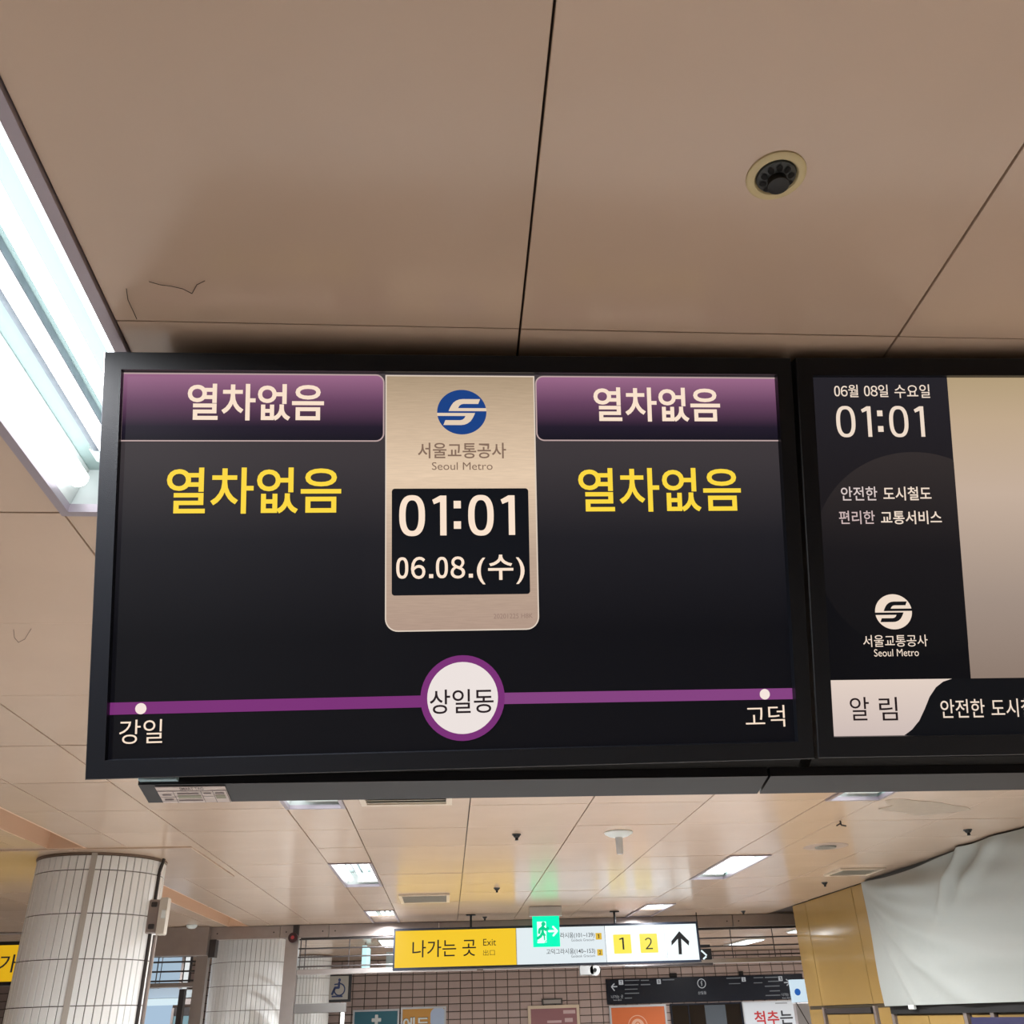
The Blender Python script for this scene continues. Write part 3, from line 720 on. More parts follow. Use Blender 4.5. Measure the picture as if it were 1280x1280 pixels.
# ================================================================ WHITE TILED COLUMNS
def column(cx, cy, r, label, rows_, mode, ncol=50, strip=None, stripw=.035):
    t = thing('tiled_column', (cx, cy, -UP), label, 'column')
    MB().lathe([(r-.008, -UP), (r-.008, rows_[0])], (cx, cy, 0), 64).obj('core', M_GROUT, t)
    MB().lathe([(r-.005, rows_[0]), (r+.006, rows_[0]+.003), (r+.006, rows_[0]+.014), (r-.01, rows_[0]+.014)], (cx, cy, 0), 64).obj('head_ring', mat('head_ring_brown', (112, 92, 78), .5), t)
    g = .0045; zs = list(rows_)
    while zs[-1] > -UP: zs.append(max(zs[-1]-.2515, -UP))
    meshes = {}
    def tile(h):
        da = math.pi/ncol-g/2/r; c = .0025; mb = MB(); V = []
        for rr, e in ((r, 1), (r-.003, 0), (r-.010, 0)):
            a = da-(c/r if e else 0); ez = c if e else 0
            V += [(rr*math.sin(-a), -rr*math.cos(a), g/2+ez), (rr*math.sin(a), -rr*math.cos(a), g/2+ez), (rr*math.sin(a), -rr*math.cos(a), h-g/2-ez), (rr*math.sin(-a), -rr*math.cos(a), h-g/2-ez)]
        mb.add(V, [(0, 1, 2, 3)]+[(k*4+i, k*4+4+i, k*4+4+(i+1) % 4, k*4+(i+1) % 4) for k in range(2) for i in range(4)])
        return mb
    st = MB(); cnt = 0
    for k in range(len(zs)-1):
        z1_, z0_ = zs[k], zs[k+1]; h = round(z1_-z0_, 4)
        if h < .03: continue
        mb = tile(h)
        for i in range(ncol):
            a = 2*math.pi*i/ncol
            if strip is not None and abs((a-strip+math.pi) % (2*math.pi)-math.pi) < .06: continue
            if mode == 'parts' and cnt < 300:
                if h not in meshes: meshes[h] = mb.mesh('column_tile', M_TILEW)
                o = bpy.data.objects.new('column_tile', meshes[h]); COL.objects.link(o); o.parent = t
                o.location = (0, 0, z0_+UP); o.rotation_euler = (0, 0, a); cnt += 1
            else:
                ca, sa = math.cos(a), math.sin(a)
                st.add([(cx+v[0]*ca-v[1]*sa, cy+v[0]*sa+v[1]*ca, v[2]+z0_) for v in mb.v], mb.f)
    if st.v: st.obj('column_tile_field', M_TILEW, t, kind='stuff')
    return t
c1x, c1y, c1r = -2.297, 6.6, .40
c1 = column(c1x, c1y, c1r, 'large white-tiled round column at the lower left, in front, with a steel strip down its face', [.975, .887, .636, .383, .134], 'parts', strip=math.radians(10.8))
a = math.radians(10.8); rr = c1r+.006
MB().box(-.017, .017, -c1r-.006, -c1r+.01, -UP, .985).obj('steel_strip', mat('strip_grey', (172, 166, 158), .35), None)
ss = [o for o in COL.objects if o.name == 'steel_strip'][0]
ss.data.transform(Matrix.Translation(ss.location)); ss.data.transform(Matrix.Rotation(a, 4, 'Z')); ss.data.transform(Matrix.Translation((0, 0, UP)))
ss.location = (0, 0, 0); ss.parent = c1
column(-2.36, 12.32, .44, 'white-tiled round column behind the steel header, between two steel posts', [.985, .91, .659, .412, .162], 'stuff', ncol=50)
column(-2.33, 17.0, .41, 'farthest white-tiled column, partly behind the wheelchair sign', [.985, .91, .659, .412, .162], 'stuff', ncol=50)
# conduit and junction box at the right side of the first column
ang = math.radians(-8); bx, by = c1x+c1r*math.cos(ang), c1y+c1r*math.sin(ang)
cd = MB().tube((bx+.02, by-.02, .99), (bx+.0, by-.02, .90), .011, 8).tube((bx, by-.02, .90), (bx, by-.02, -UP), .013, 10).obj('conduit_pipe', M_STEELDK)
tag(cd, 'dark conduit pipe running down the right edge of the near column', 'pipe')
cd2 = MB().tube((bx+.03, by-.0, .53), (bx+.03, by-.0, -UP), .013, 10).obj('conduit_pipe', M_STEELD)
tag(cd2, 'pale conduit pipe leaving the junction box beside the near column', 'pipe')
t = thing('junction_box', (bx+.05, by-.03, .52), 'grey metal junction box mounted on the right side of the near column', 'junction box')
MB().bbox(bx-.02, bx+.065, by-.069, by-.036, .535, .735, .006).obj('back_plate', M_STEELD, t)
MB().bbox(bx+.055, bx+.105, by-.09, by-.02, .525, .745, .006).obj('box', mat('box_beige', (196, 188, 176), .4), t)
MB().bbox(bx+.0, bx+.035, by-.08, by-.06, .69, .72, .004).obj('clamp', M_STEELDK, t)
MB().bbox(bx+.0, bx+.035, by-.08, by-.06, .56, .59, .004).obj('clamp', M_STEELDK, t)
MB().bbox(bx+.075, bx+.1, by-.097, by-.088, .62, .67, .003).obj('label_plate', M_WHITE, t)

# ================================================================ SHUTTER LINE: header, posts, grilles
HY = 11.5
tr = structure(MB().box(-6, 4.3, HY+.02, HY+.2, .99, 1.2).obj('trim_1', M_STEELD))
def px(x, y, Y=HY): return at(x, y, 1, Y)
xs_j = [-2.67, -1.9, -1.35, -.1, 1.15, 2.4, 3.35, 4.25]
for a, b in zip(xs_j, xs_j[1:]):
    p = MB().bbox(a+.003, b-.003, HY, HY+.1, .868, .998, .003).obj('fascia_panel', M_STEELD, tr)
    for x in (a+.07, b-.07):
        MB().tube((x, HY-.004, .93), (x, HY, .93), .008, 8).obj('screw', M_STEELDK, p)
MB().bbox(-3.35, -2.67, HY-.12, HY+.1, .705, .998, .004).obj('shutter_box', M_STEELD, tr)
MB().box(-2.668, -2.60, HY-.02, HY+.12, .69, .87).obj('box_end', M_STEELDK, tr)
MB().bbox(-4.4, -3.36, HY, HY+.1, .868, .998, .003).obj('fascia_panel', M_STEELD, tr)
MB().box(-1.66, 4.2, HY+.02, HY+.08, .845, .866).obj('fascia_underside', M_STEELDK, tr)
# posts
def post(x0, x1, z1_, label, Y=HY):
    o = MB().bbox(x0, x1, Y, Y+.12, -UP, z1_, .004).obj('steel_post', M_STEEL); return tag(o, label, 'post')
post(-1.83, -1.685, .87, 'broad steel post between the second column and the wide grille')
post(-2.80, -2.675, .72, 'steel post left of the second white column')
post(-3.42, -3.33, .87, 'steel post edge beside the near column')
# grilles
def grille(x0, x1, zs_, xs2, rail, label, Y=HY+.03, r=.008, m=M_STEELDK):
    t = thing('shutter_grille', ((x0+x1)/2, Y, rail[0]), label, 'grille')
    for z in zs_: MB().tube((x0, Y, z), (x1, Y, z), r, 8).obj('bar', m, t, smooth=True)
    for x in xs2: MB().tube((x, Y+.01, rail[1]), (x, Y+.01, zs_[0]+.02), r*.7, 8).obj('link', m, t, smooth=True)
    MB().bbox(x0, x1, Y-.03, Y+.05, rail[0], rail[1], .006).obj('bottom_rail', M_STEEL, t)
    return t
grille(-1.68, 4.2, [.85, .755, .668, .572], [-1.659, -1.605, -1.113, .2, 1.3, 2.3, 3.311, 3.812], (.488, .542), 'wide steel shutter grille of thin horizontal bars behind the exit sign')
grille(-3.325, -2.805, [.735, .712, .655, .56, .466], [-3.22, -2.93, -2.86], (.40, .447), 'narrow dark shutter grille between the near column and the second column', r=.009)
# cross bar below wheelchair sign
cb = MB().bbox(-1.68, -1.115, HY+.03, HY+.09, .112, .205, .003).obj('gate_rail', mat('perforated_grey', (92, 90, 88), .5)); tag(cb, 'grey perforated gate rail below the wheelchair sign', 'rail')
cb = MB().bbox(-1.168, -1.128, HY+.03, HY+.07, -UP, .112, .003).obj('gate_post', M_WHITE); tag(cb, 'slim white gate post under the end of the grey rail', 'post')
# alarm bell with a red lens
p = at(366, 1172, 1, 11.40)
t = thing('alarm_bell', (p.x, 11.40, p.z-.05), 'round dark alarm bell with a red centre at the top of the broad steel post', 'alarm')
def ydisc(c, r, y0, y1, n=24):
    return MB().tube((c.x, y0, c.z), (c.x, y1, c.z), r, n)
ydisc(p, .052, 11.44, 11.395).obj('bell', mat('dark_maroon', (58, 30, 32), .35), t, smooth=True)
ydisc(p, .02, 11.395, 11.378).obj('lens', mat('red_lens', (176, 70, 74), .2), t, smooth=True)
MB().box(p.x-.01, p.x+.05, 11.44, 11.50, p.z+.03, p.z+.13).obj('bracket', M_STEELDK, t)
# small camera/box under the exit sign rail and little arrow sign
p = at(724, 1206, 1, 11.45); q = at(750, 1220, 1, 11.45)
t = thing('security_camera', (p.x+.12, 11.45, q.z), 'white security camera under the exit sign, over the pink tiles', 'camera')
MB().bbox(p.x, q.x-.08, 11.40, 11.49, q.z+.01, p.z, .008).obj('body', mat('camera_grey', (170, 172, 172), .4), t)
MB().tube((q.x-.06, 11.46, q.z+.06), (q.x-.06, 11.40, q.z+.06), .058, 20).obj('housing', mat('camera_grey', (170, 172, 172), .4), t, smooth=True)
MB().tube((q.x-.06, 11.40, q.z+.06), (q.x-.06, 11.392, q.z+.06), .02, 12).obj('lens', M_BLACKGAP, t)
MB().box(p.x+.03, p.x+.06, 11.44, 11.47, p.z-.005, .486).obj('mount', M_WHITE, t)
t = thing('wall_fitting', (at(600, 1205, 1, 11.45).x, 11.45, .47), 'small brownish fitting under the rail below the yellow exit sign', 'fitting')
c = at(600, 1206, 1, 11.45); MB().bbox(c.x-.035, c.x+.035, 11.44, 11.5, c.z-.03, .489, .005).obj('body', mat('brown_grey', (120, 104, 94), .5), t)
MB().tube((c.x-1.0, 11.47, c.z+.03), (c.x-.03, 11.47, c.z+.015), .008, 8).obj('cable', M_STEELDK, t)

# ================================================================ EXIT SIGNS
def sign_frame(x, Y, z, label, cat='sign', name='hanging_sign'):
    return framed(name, (x, Y, z), (1, 0, 0), (0, 0, 1), label, cat)
EYY = 10.7
x0 = -.553; x1 = 2.70; zb, zt = .495, .848
es, FE = sign_frame(x0, EYY, zb, 'long hanging lightbox exit sign, yellow left half and white right half with black arrow')
Wd, Hd = x1-x0, zt-zb
MB().box(-.018, Wd+.018, -.022, .0, -.14, .006).box(-.018, Wd+.018, Hd, Hd+.022, -.14, .006).box(-.018, 0, 0, Hd, -.14, .006).box(Wd, Wd+.018, 0, Hd, -.14, .006).box(-.018, Wd+.018, -.022, Hd+.022, -.15, -.14).obj('casing', mat('blue_black_casing', (26, 34, 48), .35), es)
SY = L(FE, 645.5, 1182)[0]
s1 = L(FE, 757, 1180)[0]; s2 = L(FE, 832.5, 1180)[0]
M_EY = emit('sign_yellow', (250, 205, 46), .95); M_EW = emit('sign_white', (222, 232, 236), 1.05); M_EW2 = emit('sign_white_bright', (232, 242, 244), 1.2)
M_SB = emit('sign_black', (34, 34, 36), .8)
MB().rect(0, 0, SY, Hd, 0).obj('yellow_panel', M_EY, es)
MB().rect(SY, 0, s1, Hd, 0).obj('white_panel', M_EW, es)
MB().rect(s1, 0, s2, Hd, 0).obj('number_panel', M_EW2, es)
MB().rect(s2, 0, Wd, Hd, 0).obj('arrow_panel', M_EW2, es)
for s in (SY, s1, s2): MB().box(s-.003, s+.003, 0, Hd, 0, .003).obj('divider', mat('divider_grey', (130, 136, 144), .5), es)
zt_ = .003
text(es, FE, '나가는 곳', (515.5, 1174.5, 595, 1196), M_SB, zt_, .004)
text(es, FE, 'Exit', (604, 1173.5, 620, 1182), M_SB, zt_, 0)
text(es, FE, '出口', (604, 1187, 618.5, 1194.5), M_SB, zt_, -.006)
for s, bx_, nb, bxx in (('고덕그라시움(101~139)', (683, 1165.5, 743, 1173.5), '1', (744.5, 1166.2, 752, 1174.5)), ('고덕그라시움(140~153)', (683, 1185.5, 744, 1193.5), '2', (746.5, 1186.5, 753.5, 1194.5))):
    text(es, FE, s, bx_, emit('sign_dark', (60, 62, 66), .9), zt_, .004)
    text(es, FE, 'Godeok Gracium', (bx_[0]+31, bx_[3]-.3, bx_[2], bx_[3]+3), emit('sign_dim', (120, 124, 130), .9), zt_, 0)
    a = pbox(FE, bxx, .002); MB().rect(*a, .002).obj('number_field', emit('number_yellow_dim', (226, 186, 60), .95), es)
    text(es, FE, nb if nb == '1' else FW[nb], (bxx[0]+(2.6 if nb == '1' else 2.2), bxx[1]+1.6, bxx[2]-(3 if nb == '1' else 2.2), bxx[3]-1.6), M_SB, .006, .03, nb == '1')
for nb, bxx in (('1', (767, 1168, 789, 1192)), ('2', (800, 1167, 822, 1191))):
    a = pbox(FE, bxx, .002); MB().poly(rrect(*a, (.008,)*4), .002).obj('number_field', emit('number_yellow', (248, 232, 84), 1.05), es)
    if nb == '1':
        V, F = lettering('1', -.008, True)
        b = pbox(FE, (774, 1172, 780, 1187), .004); text_at(es, V, F, (b[0]+b[2])/2, (b[1]+b[3])/2, (b[2]-b[0])*1.0, b[3]-b[1], M_SB, .004)
    else: text(es, FE, '２', (806.5, 1172, 815.5, 1186.5), M_SB, .004, .0)
# up arrow
A = lambda x, y: L(FE, x, y, .004)
MB().poly([A(849, 1164), A(861.5, 1176.5), A(861, 1182), A(851.5, 1173.5), A(852.5, 1193), A(848.5, 1193), A(847.3, 1173.5), A(839.5, 1182), A(839.2, 1176.5)], .004).obj('arrow', M_SB, es)
for X in (.253, 1.826):
    MB().tube((X-x0, Hd+.02, -.07), (X-x0, 1.0-zb-.002, -.07), .012, 8).obj('hanging_rod', M_BLACK, es)
    MB().box(X-x0-.05, X-x0+.05, 1.0-zb-.012, 1.0-zb-.002, -.1, -.04).obj('rod_plate', M_BLACK, es)
# green running-man sign
GY = 10.1
a = at(665.5, 1145.5, 1, GY); b = at(700.5, 1183, 1, GY)
gs, FG = sign_frame(a.x, GY, b.z, 'small glowing green emergency exit sign with running figure, in front of the white sign', name='emergency_exit_sign')
gw, gh = b.x-a.x, a.z-b.z
MB().bbox(0, gw, 0, gh, -.04, 0, .003).obj('lightbox', emit('exit_green', (0, 214, 156), 1.6), gs)
MB().bbox(-.03, gw+.03, gh+.0, 1.0-b.z-.002, -.06, .02, .004).obj('ceiling_mount', mat('mount_grey', (168, 162, 156), .4), gs)
M_GW = emit('exit_white', (214, 255, 236), 1.3); M_GG = emit('exit_green_print', (0, 200, 140), 1.15)
G = lambda u, v: (u*gw, v*gh)
dz = .002
MB().poly([G(.15, .18), G(.42, .18), G(.42, .12), G(.15, .12)], dz).poly([G(.16, .82), G(.5, .82), G(.5, .14), G(.34, .14), G(.16, .2)], dz).obj('doorway', M_GW, gs)
mb = MB(); mb.disc(*G(.40, .74), .022, dz+.002, 16)
for q in ([(.37, .66), (.36, .46)], [(.37, .64), (.25, .56), (.23, .46)], [(.38, .63), (.48, .55), (.56, .6)], [(.36, .46), (.44, .34), (.45, .2)], [(.36, .46), (.28, .34), (.17, .28)]):
    mb.stroke([G(*p) for p in q], .026, dz+.002)
mb.obj('running_figure', M_GG, gs)
mb = MB(); mb.stroke([G(.46, .34), G(.47, .22), G(.38, .16)], .012, dz+.003).stroke([G(.6, .5), G(.88, .5)], .02, dz+.002).stroke([G(.76, .64), G(.9, .5), G(.76, .36)], .02, dz+.0025)
mb.obj('arrow', M_GW, gs)
# yellow sign behind the near column
ZY = 9.3
a = at(-60, 1183, 1, ZY); b = at(24, 1227, 1, ZY)
ys_, FY = sign_frame(a.x, ZY, at(10, 1227, 1, ZY).z, 'yellow hanging exit sign cut by the left picture edge, behind the near column')
w = b.x-a.x+.12; h = at(10, 1181.5, 1, ZY).z-at(10, 1227, 1, ZY).z
MB().box(-.02, w+.02, -.03, 0, -.12, .006).box(-.02, w+.02, h, h+.03, -.12, .006).box(-.02, 0, 0, h, -.12, .006).box(w, w+.02, 0, h, -.12, .006).box(-.02, w+.02, -.03, h+.03, -.13, -.12).obj('casing', M_BLACK, ys_)
MB().rect(0, 0, w, h, 0).obj('yellow_panel', emit('sign_yellow_deep', (240, 186, 30), .8), ys_)
text(ys_, FY, '나가', (-25.5, 1193.5, 21, 1216), M_SB, .003, .006)
for X in (w-.12, .1):
    MB().box(X-.03, X, h+.03, 1.0-FY[0].z-.002, -.09, -.06).obj('hanging_rod', M_BLACK, ys_)

# arrow box beside the exit sign
p0 = at(872, 1181, 1, 11.1); p1 = at(890.5, 1199, 1, 11.1)
ab, FA = sign_frame(p0.x, 11.1, p1.z, 'small black box sign with a white arrow at the right end of the exit sign', name='arrow_sign')
w, h = p1.x-p0.x, p0.z-p1.z
MB().bbox(0, w, 0, h*.72, -.08, 0, .003).obj('box', M_BLACKGAP, ab)
MB().bbox(-.02, w*.95, h*.82, h*1.0, -.08, 0, .003).obj('upper_rail', M_BLACKGAP, ab)
MB().box(w*.2, w*.25, h*.72, .999-p1.z, -.05, -.03).obj('hanging_rod', M_BLACK, ab)
MB().stroke([L(FA, 876.5, 1188, .003), L(FA, 883.5, 1194.5, .003)], .018, .003, False).stroke([L(FA, 883, 1195.5, .003), L(FA, 879, 1199, .003)], .018, .003, False).obj('arrow', emit('arrow_white', (225, 240, 245), 1.1), ab)
# long dark strut below
st_ = MB().tube(tuple(at(781, 1208, 1, 11.487)), tuple(at(891, 1205, 1, 11.487)), .014, 8).obj('cable_duct', M_STEELDK); tag(st_, 'thin dark duct hanging under the right half of the exit sign', 'duct')

# ================================================================ CURTAIN ON THE YELLOW WALL
def fold(s, t):
    # s: 0 (left end, y=8.6) .. 1 (y=5.0), t: 0 top .. 1 bottom ; bulge towards the hall
    v = .012*math.sin(5*s+2.2*t)+.006*math.sin(13*s-7*t+1)
    for (s0, t0, k, A, w) in ((0, .0, .62, .055, .045), (0, .03, 1.15, .045, .05), (0, .08, 1.9, .04, .05), (0, .10, 3.3, .03, .05), (0, .12, 6, .02, .05)):
        c = t0+k*s/(1+1.3*s)            # creases fanning out of the top left corner
        d = (t-c)/(w*(1+2.2*s)); v += A*math.exp(-d*d)*min(1, s*6)*(1-.3*s)
    for (s0, t0, sl, A, w, L_) in ((.52, .12, -2.2, .08, .03, .10), (.60, .16, -1.5, .05, .03, .13), (.72, .05, .6, .05, .05, .2), (.30, .12, .9, .04, .05, .12)):
        dd = (t-t0)-sl*(s-s0); al = (s-s0); v += A*math.exp(-(dd/(w*2))**2)*math.exp(-(al/L_)**2)
    d = math.hypot((s-.40)*1.2, (t-.40)*.9); v += .02*math.exp(-(d/.03)**2)-.012*math.exp(-(d/.07)**2)
    v += .014*math.exp(-(((t-.62)-.12*math.sin(3*s))/.07)**2)*min(1, s*4)
    return v
NS, NT = 150, 70; mb = MB(); V = []; F = []
for j in range(NT+1):
    t_ = j/NT
    for i in range(NS+1):
        s = i/NS; y = 8.6-3.4*s
        ztop = .988-.035*math.sin(min(1, s*1.6)*math.pi)**.8*(.6+.4*math.sin(9*s)); zb_ = .004
        V.append((3.735-fold(s, t_), y+.01*math.sin(4*t_)*(1-s)*0, ztop+(zb_-ztop)*t_))
n = NS+1
for j in range(NT):
    for i in range(NS): F.append((j*n+i, j*n+i+1, j*n+n+i+1, j*n+n+i))
N0 = len(V); V2 = [(x+.004, y, z) for x, y, z in V]; F2_ = [tuple(N0+k for k in reversed(f)) for f in F]
mb.add(V+V2, F+F2_)
cu = thing('draped_sheet', (3.73, 6.9, .0), 'large creased white sheet hung over the right wall beside the yellow panels', 'sheet')
mb.obj('fabric', M_CLOTH, cu, smooth=True)
cl = at(1141.5, 1261, 0, 3.74); MB().bbox(3.725, 3.745, cl.y-.05, cl.y+.05, -.025, .01, .004).obj('clip', M_WHITE, cu)
ps = MB().bbox(3.745, 3.763, 5.0, 7.235, -1.0, -.083, .003).obj('poster', M_NAVY); tag(ps, 'dark navy poster panel at the lower right, under the draped sheet', 'poster')

# white sign behind the yellow corner
p0 = at(988.5, 1224.5, 1, 12.4); p1 = at(1011, 1252.5, 1, 12.4)
wsn, FWs = sign_frame(p0.x, 12.4, p1.z, 'white lightbox with a blue dot, half hidden behind the yellow corner', name='projecting_sign')
w, h = p1.x-p0.x, p0.z-p1.z
MB().bbox(0, w, 0, h, -.1, 0, .005).obj('lightbox', emit('pale_light_box', (206, 226, 238), 1.0), wsn)
c = L(FWs, 997, 1240, .003); MB().disc(c[0], c[1], .038, .003, 24).obj('emblem', emit('sign_blue', (40, 96, 176), 1), wsn)
MB().box(w+.0, w+.3, h*.4, h*.5, -.06, -.03).obj('bracket', M_STEELDK, wsn)
MB().stroke([L(FWs, 995, 1253, -.05), L(FWs, 1012, 1282, -.05)], .012, -.05).obj('stay_wire', M_STEELDK, wsn)
pl = MB().bbox(at(994, 1253, 1, 13.2).x, at(1020, 1253, 1, 13.2).x, 13.2, 13.3, -1.6, at(994, 1254, 1, 13.2).z, .004).obj('partition_panel', mat('pale_grey_panel', (176, 176, 180), .4)); tag(pl, 'pale grey partition below the half hidden white lightbox', 'partition')

# ================================================================ SIGNS AND POSTERS ON THE FAR WALL
PY = WY-.05
def wall_frame(name, box, label, cat, Y=PY, zlow=None, border=.03, mborder=None, depth=.035, mfield=None):
    a = at(box[0], (box[1]+box[3])/2, 1, Y); b = at(box[2], (box[1]+box[3])/2, 1, Y); top = at((box[0]+box[2])/2, box[1], 1, Y).z
    bot = at((box[0]+box[2])/2, box[3], 1, Y).z if zlow is None else zlow
    r_, f_ = sign_frame(a.x, Y, bot, label, cat, name); w, h = b.x-a.x, top-bot
    mb = MB(); zb_ = -depth
    mb.box(0, border, 0, h, zb_, 0).box(w-border, w, 0, h, zb_, 0).box(border, w-border, 0, border, zb_, 0).box(border, w-border, h-border, h, zb_, 0)
    mb.obj('frame', mborder, r_)
    MB().box(border, w-border, border, h-border, zb_, -.008).obj('print', mfield, r_)
    return r_, f_, w, h
M_AL = mat('pale_frame', (190, 194, 198), .35, metal=.3)
p_, f_, w, h = wall_frame('poster', (441, 1261.8, 499, 1280), 'teal poster with a white cross-shaped flower, at the bottom left of the tiled wall', 'poster', zlow=-.9, mborder=M_AL, mfield=mat('teal_print', (30, 104, 122), .35))
c = L(f_, 470.5, 1275, -.004); mb = MB()
for dx, dy in ((0, .055), (0, -.055), (.055, 0), (-.055, 0)): mb.poly(rrect(c[0]+dx-.028, c[1]+dy-.028, c[0]+dx+.028, c[1]+dy+.028, (.012,)*4), -.005)
mb.rect(c[0]-.03, c[1]-.03, c[0]+.03, c[1]+.03, -.0045); mb.obj('cross_emblem', mat('white_print', (220, 228, 228), .5), p_)
p_, f_, w, h = wall_frame('poster', (501, 1258.5, 557.5, 1280), 'orange poster with large white Hangul, right of the teal poster', 'poster', zlow=-.9, mborder=M_AL, mfield=mat('orange_print', (206, 150, 62), .35))
text(p_, f_, '에듀', (503, 1271, 537, 1289), mat('dark_print', (50, 60, 76), .5), -.006, .03)
text(p_, f_, '에듀', (503.6, 1271.6, 536.4, 1288.4), mat('white_print', (225, 228, 228), .5), -.004, .02)
c = pbox(f_, (538, 1260, 556, 1282), -.006); MB().poly(rrect(*c, (.05, .02, .06, .1)), -.006).obj('pale_blue_shape', mat('pale_blue_print', (176, 196, 224), .5), p_)
p_, f_, w, h = wall_frame('poster', (660, 1256.5, 724.5, 1280), 'mauve poster in a cream frame, on the tiled wall under the security camera', 'poster', zlow=-.9, mborder=mat('cream_frame', (206, 190, 166), .4), border=.05, mfield=mat('mauve_print', (142, 96, 100), .35))
mb = MB()
for b in ((704, 1262.5, 719, 1267), (706, 1272.5, 716, 1277.5), (684, 1275.5, 702, 1278.5)): mb.rect(*pbox(f_, b, -.005), -.005)
mb.obj('print_block', mat('rose_white_print', (196, 170, 170), .5), p_)
t_, f_ = sign_frame(at(677.5, 1257, 1, PY).x, PY, at(677.5, 1256.8, 1, PY).z, 'small dark nameplate on the tiles just above the mauve poster', name='name_plate'); w = at(703, 1250, 1, PY).x-f_[0].x
MB().bbox(0, w, .01, .105, -.04, 0, .004).obj('plate', mat('nameplate_frame', (60, 56, 54), .4), t_)
MB().rect(.03, .025, w-.03, .085, .003).obj('name_field', mat('nameplate_face', (150, 144, 138), .4), t_)
# dark information board
a = at(757, 1223.5, 1, PY); b = at(1003, 1219.5, 1, PY); bot = at(880, 1252, 1, PY).z
ib, FI = sign_frame(a.x, PY, bot, 'wide black directory board with white arrows and numbers, on the far tiled wall'); w = b.x-a.x; h = at(880, 1220.5, 1, PY).z-bot
MB().bbox(0, w, 0, h, -.04, 0, .006).obj('board', M_DARKBOARD, ib)
MB().bbox(1.2, 1.33, h, h+.07, -.03, -.01, .004).obj('top_clip', M_BLACKGAP, ib); MB().bbox(2.5, 2.58, h, h+.07, -.03, -.01, .004).obj('top_clip', M_BLACKGAP, ib)
M_IW = emit('directory_white', (176, 178, 182), .8)
mb = MB(); S_ = lambda pts: mb.stroke([L(FI, *p, .004) for p in pts], .018, .004, False)
S_([(764.5, 1233.5), (771.5, 1233.2)]); S_([(768, 1229.5), (764.3, 1233.5), (768.3, 1238.5)]); S_([(980, 1228.3), (986.5, 1228)]); S_([(982.5, 1224), (987.5, 1228), (983.5, 1232)])
mb.obj('arrow', M_IW, ib)
for s, b_ in (('7', (773.5, 1225, 779, 1231)), ('8', (821, 1224, 826, 1230)), ('2', (927, 1221.5, 932, 1227)), ('1', (973, 1220.3, 978, 1226.3))):
    MB().rect(*pbox(FI, b_, .003), .003).obj('number_field', M_IW, ib)
    text(ib, FI, s if s == '1' else FW[s], (b_[0]+1.4, b_[1]+1, b_[2]-1.4, b_[3]-1), mat('directory_black', (20, 20, 22), .5), .007, .03, s == '1')
c = L(FI, 877, 1229.3, .004); MB().ring(c[0], c[1], .066, .08, .004, 32).obj('information_ring', M_IW, ib)
mb = MB(); mb.disc(c[0]+.003, c[1]+.036, .01, .004, 12).stroke([(c[0]-.012, c[1]+.012), (c[0]+.003, c[1]+.012), (c[0]-.002, c[1]-.036)], .012, .004).obj('information_letter', M_IW, ib)
text(ib, FI, '상일동', (872.5, 1239, 883, 1243), M_IW, .004, 0)
text(ib, FI, '나가는 곳', (764, 1243.8, 779, 1248), M_IW, .004, 0); text(ib, FI, 'Exit 出口', (767, 1249, 777, 1251), M_IW, .004, 0)
text(ib, FI, '나가는 곳', (977, 1241, 990, 1245), M_IW, .004, 0); text(ib, FI, 'Exit 出口', (978, 1246, 989, 1248.5), M_IW, .004, 0)
mb = MB(); M_IG = emit('directory_grey', (120, 122, 126), .7)
for b_ in ((781, 1225, 799, 1226), (781, 1230.5, 798, 1231.6), (781, 1236, 797, 1237), (781, 1241, 799, 1242.2), (781, 1247, 790, 1248.2), (801, 1224.8, 811, 1226), (801, 1230, 813, 1231.4), (828, 1224, 843, 1225.3),
           (908, 1222, 925.5, 1223.2), (911, 1229, 925.5, 1230), (942, 1221.5, 954, 1222.5), (956, 1221, 972, 1222.3), (942, 1228, 953, 1229), (960, 1226, 974, 1227.2), (956, 1232, 974.5, 1233.2), (962, 1238, 975, 1239.2), (957, 1243.5, 975.5, 1244.7)):
    mb.rect(*pbox(FI, b_, .004), .004)
mb.obj('small_print', M_IG, ib)
p_, f_, w, h = wall_frame('poster', (762, 1256, 833.5, 1280), 'orange poster with a round white emblem, under the left part of the black directory board', 'poster', zlow=-.9, mborder=M_AL, mfield=mat('burnt_orange_print', (206, 108, 58), .35), border=.035)
c = L(f_, 797.5, 1283, -.004); mb = MB(); mb.ring(c[0], c[1], .165, .178, -.005, 40).disc(c[0], c[1], .12, -.005, 32).obj('round_emblem', mat('peach_print', (226, 178, 152), .5), p_)
MB().ring(c[0], c[1]+.03, .03, .045, -.003, 20, 0, 250).obj('emblem_curl', mat('burnt_orange_print', (206, 108, 58), .35), p_)
p_, f_, w, h = wall_frame('dark_window', (838.5, 1253.5, 928.5, 1280), 'dark glass panel between the orange poster and the white poster, under the directory board', 'window', zlow=-.9, mborder=M_DARKBOARD, mfield=M_GLASSDK, border=.03)
MB().rect(*pbox(f_, (882, 1256, 908, 1284), -.006), -.006).obj('pale_reflection_panel', mat('slate_reflection', (84, 92, 100), .2), p_)  # pale reflection painted onto the dark glass
MB().box(*[v for v in (L(f_, 861, 1270)[0], L(f_, 862.5, 1270)[0])], .03, h-.03, -.008, -.002).obj('mullion', M_DARKBOARD, p_)
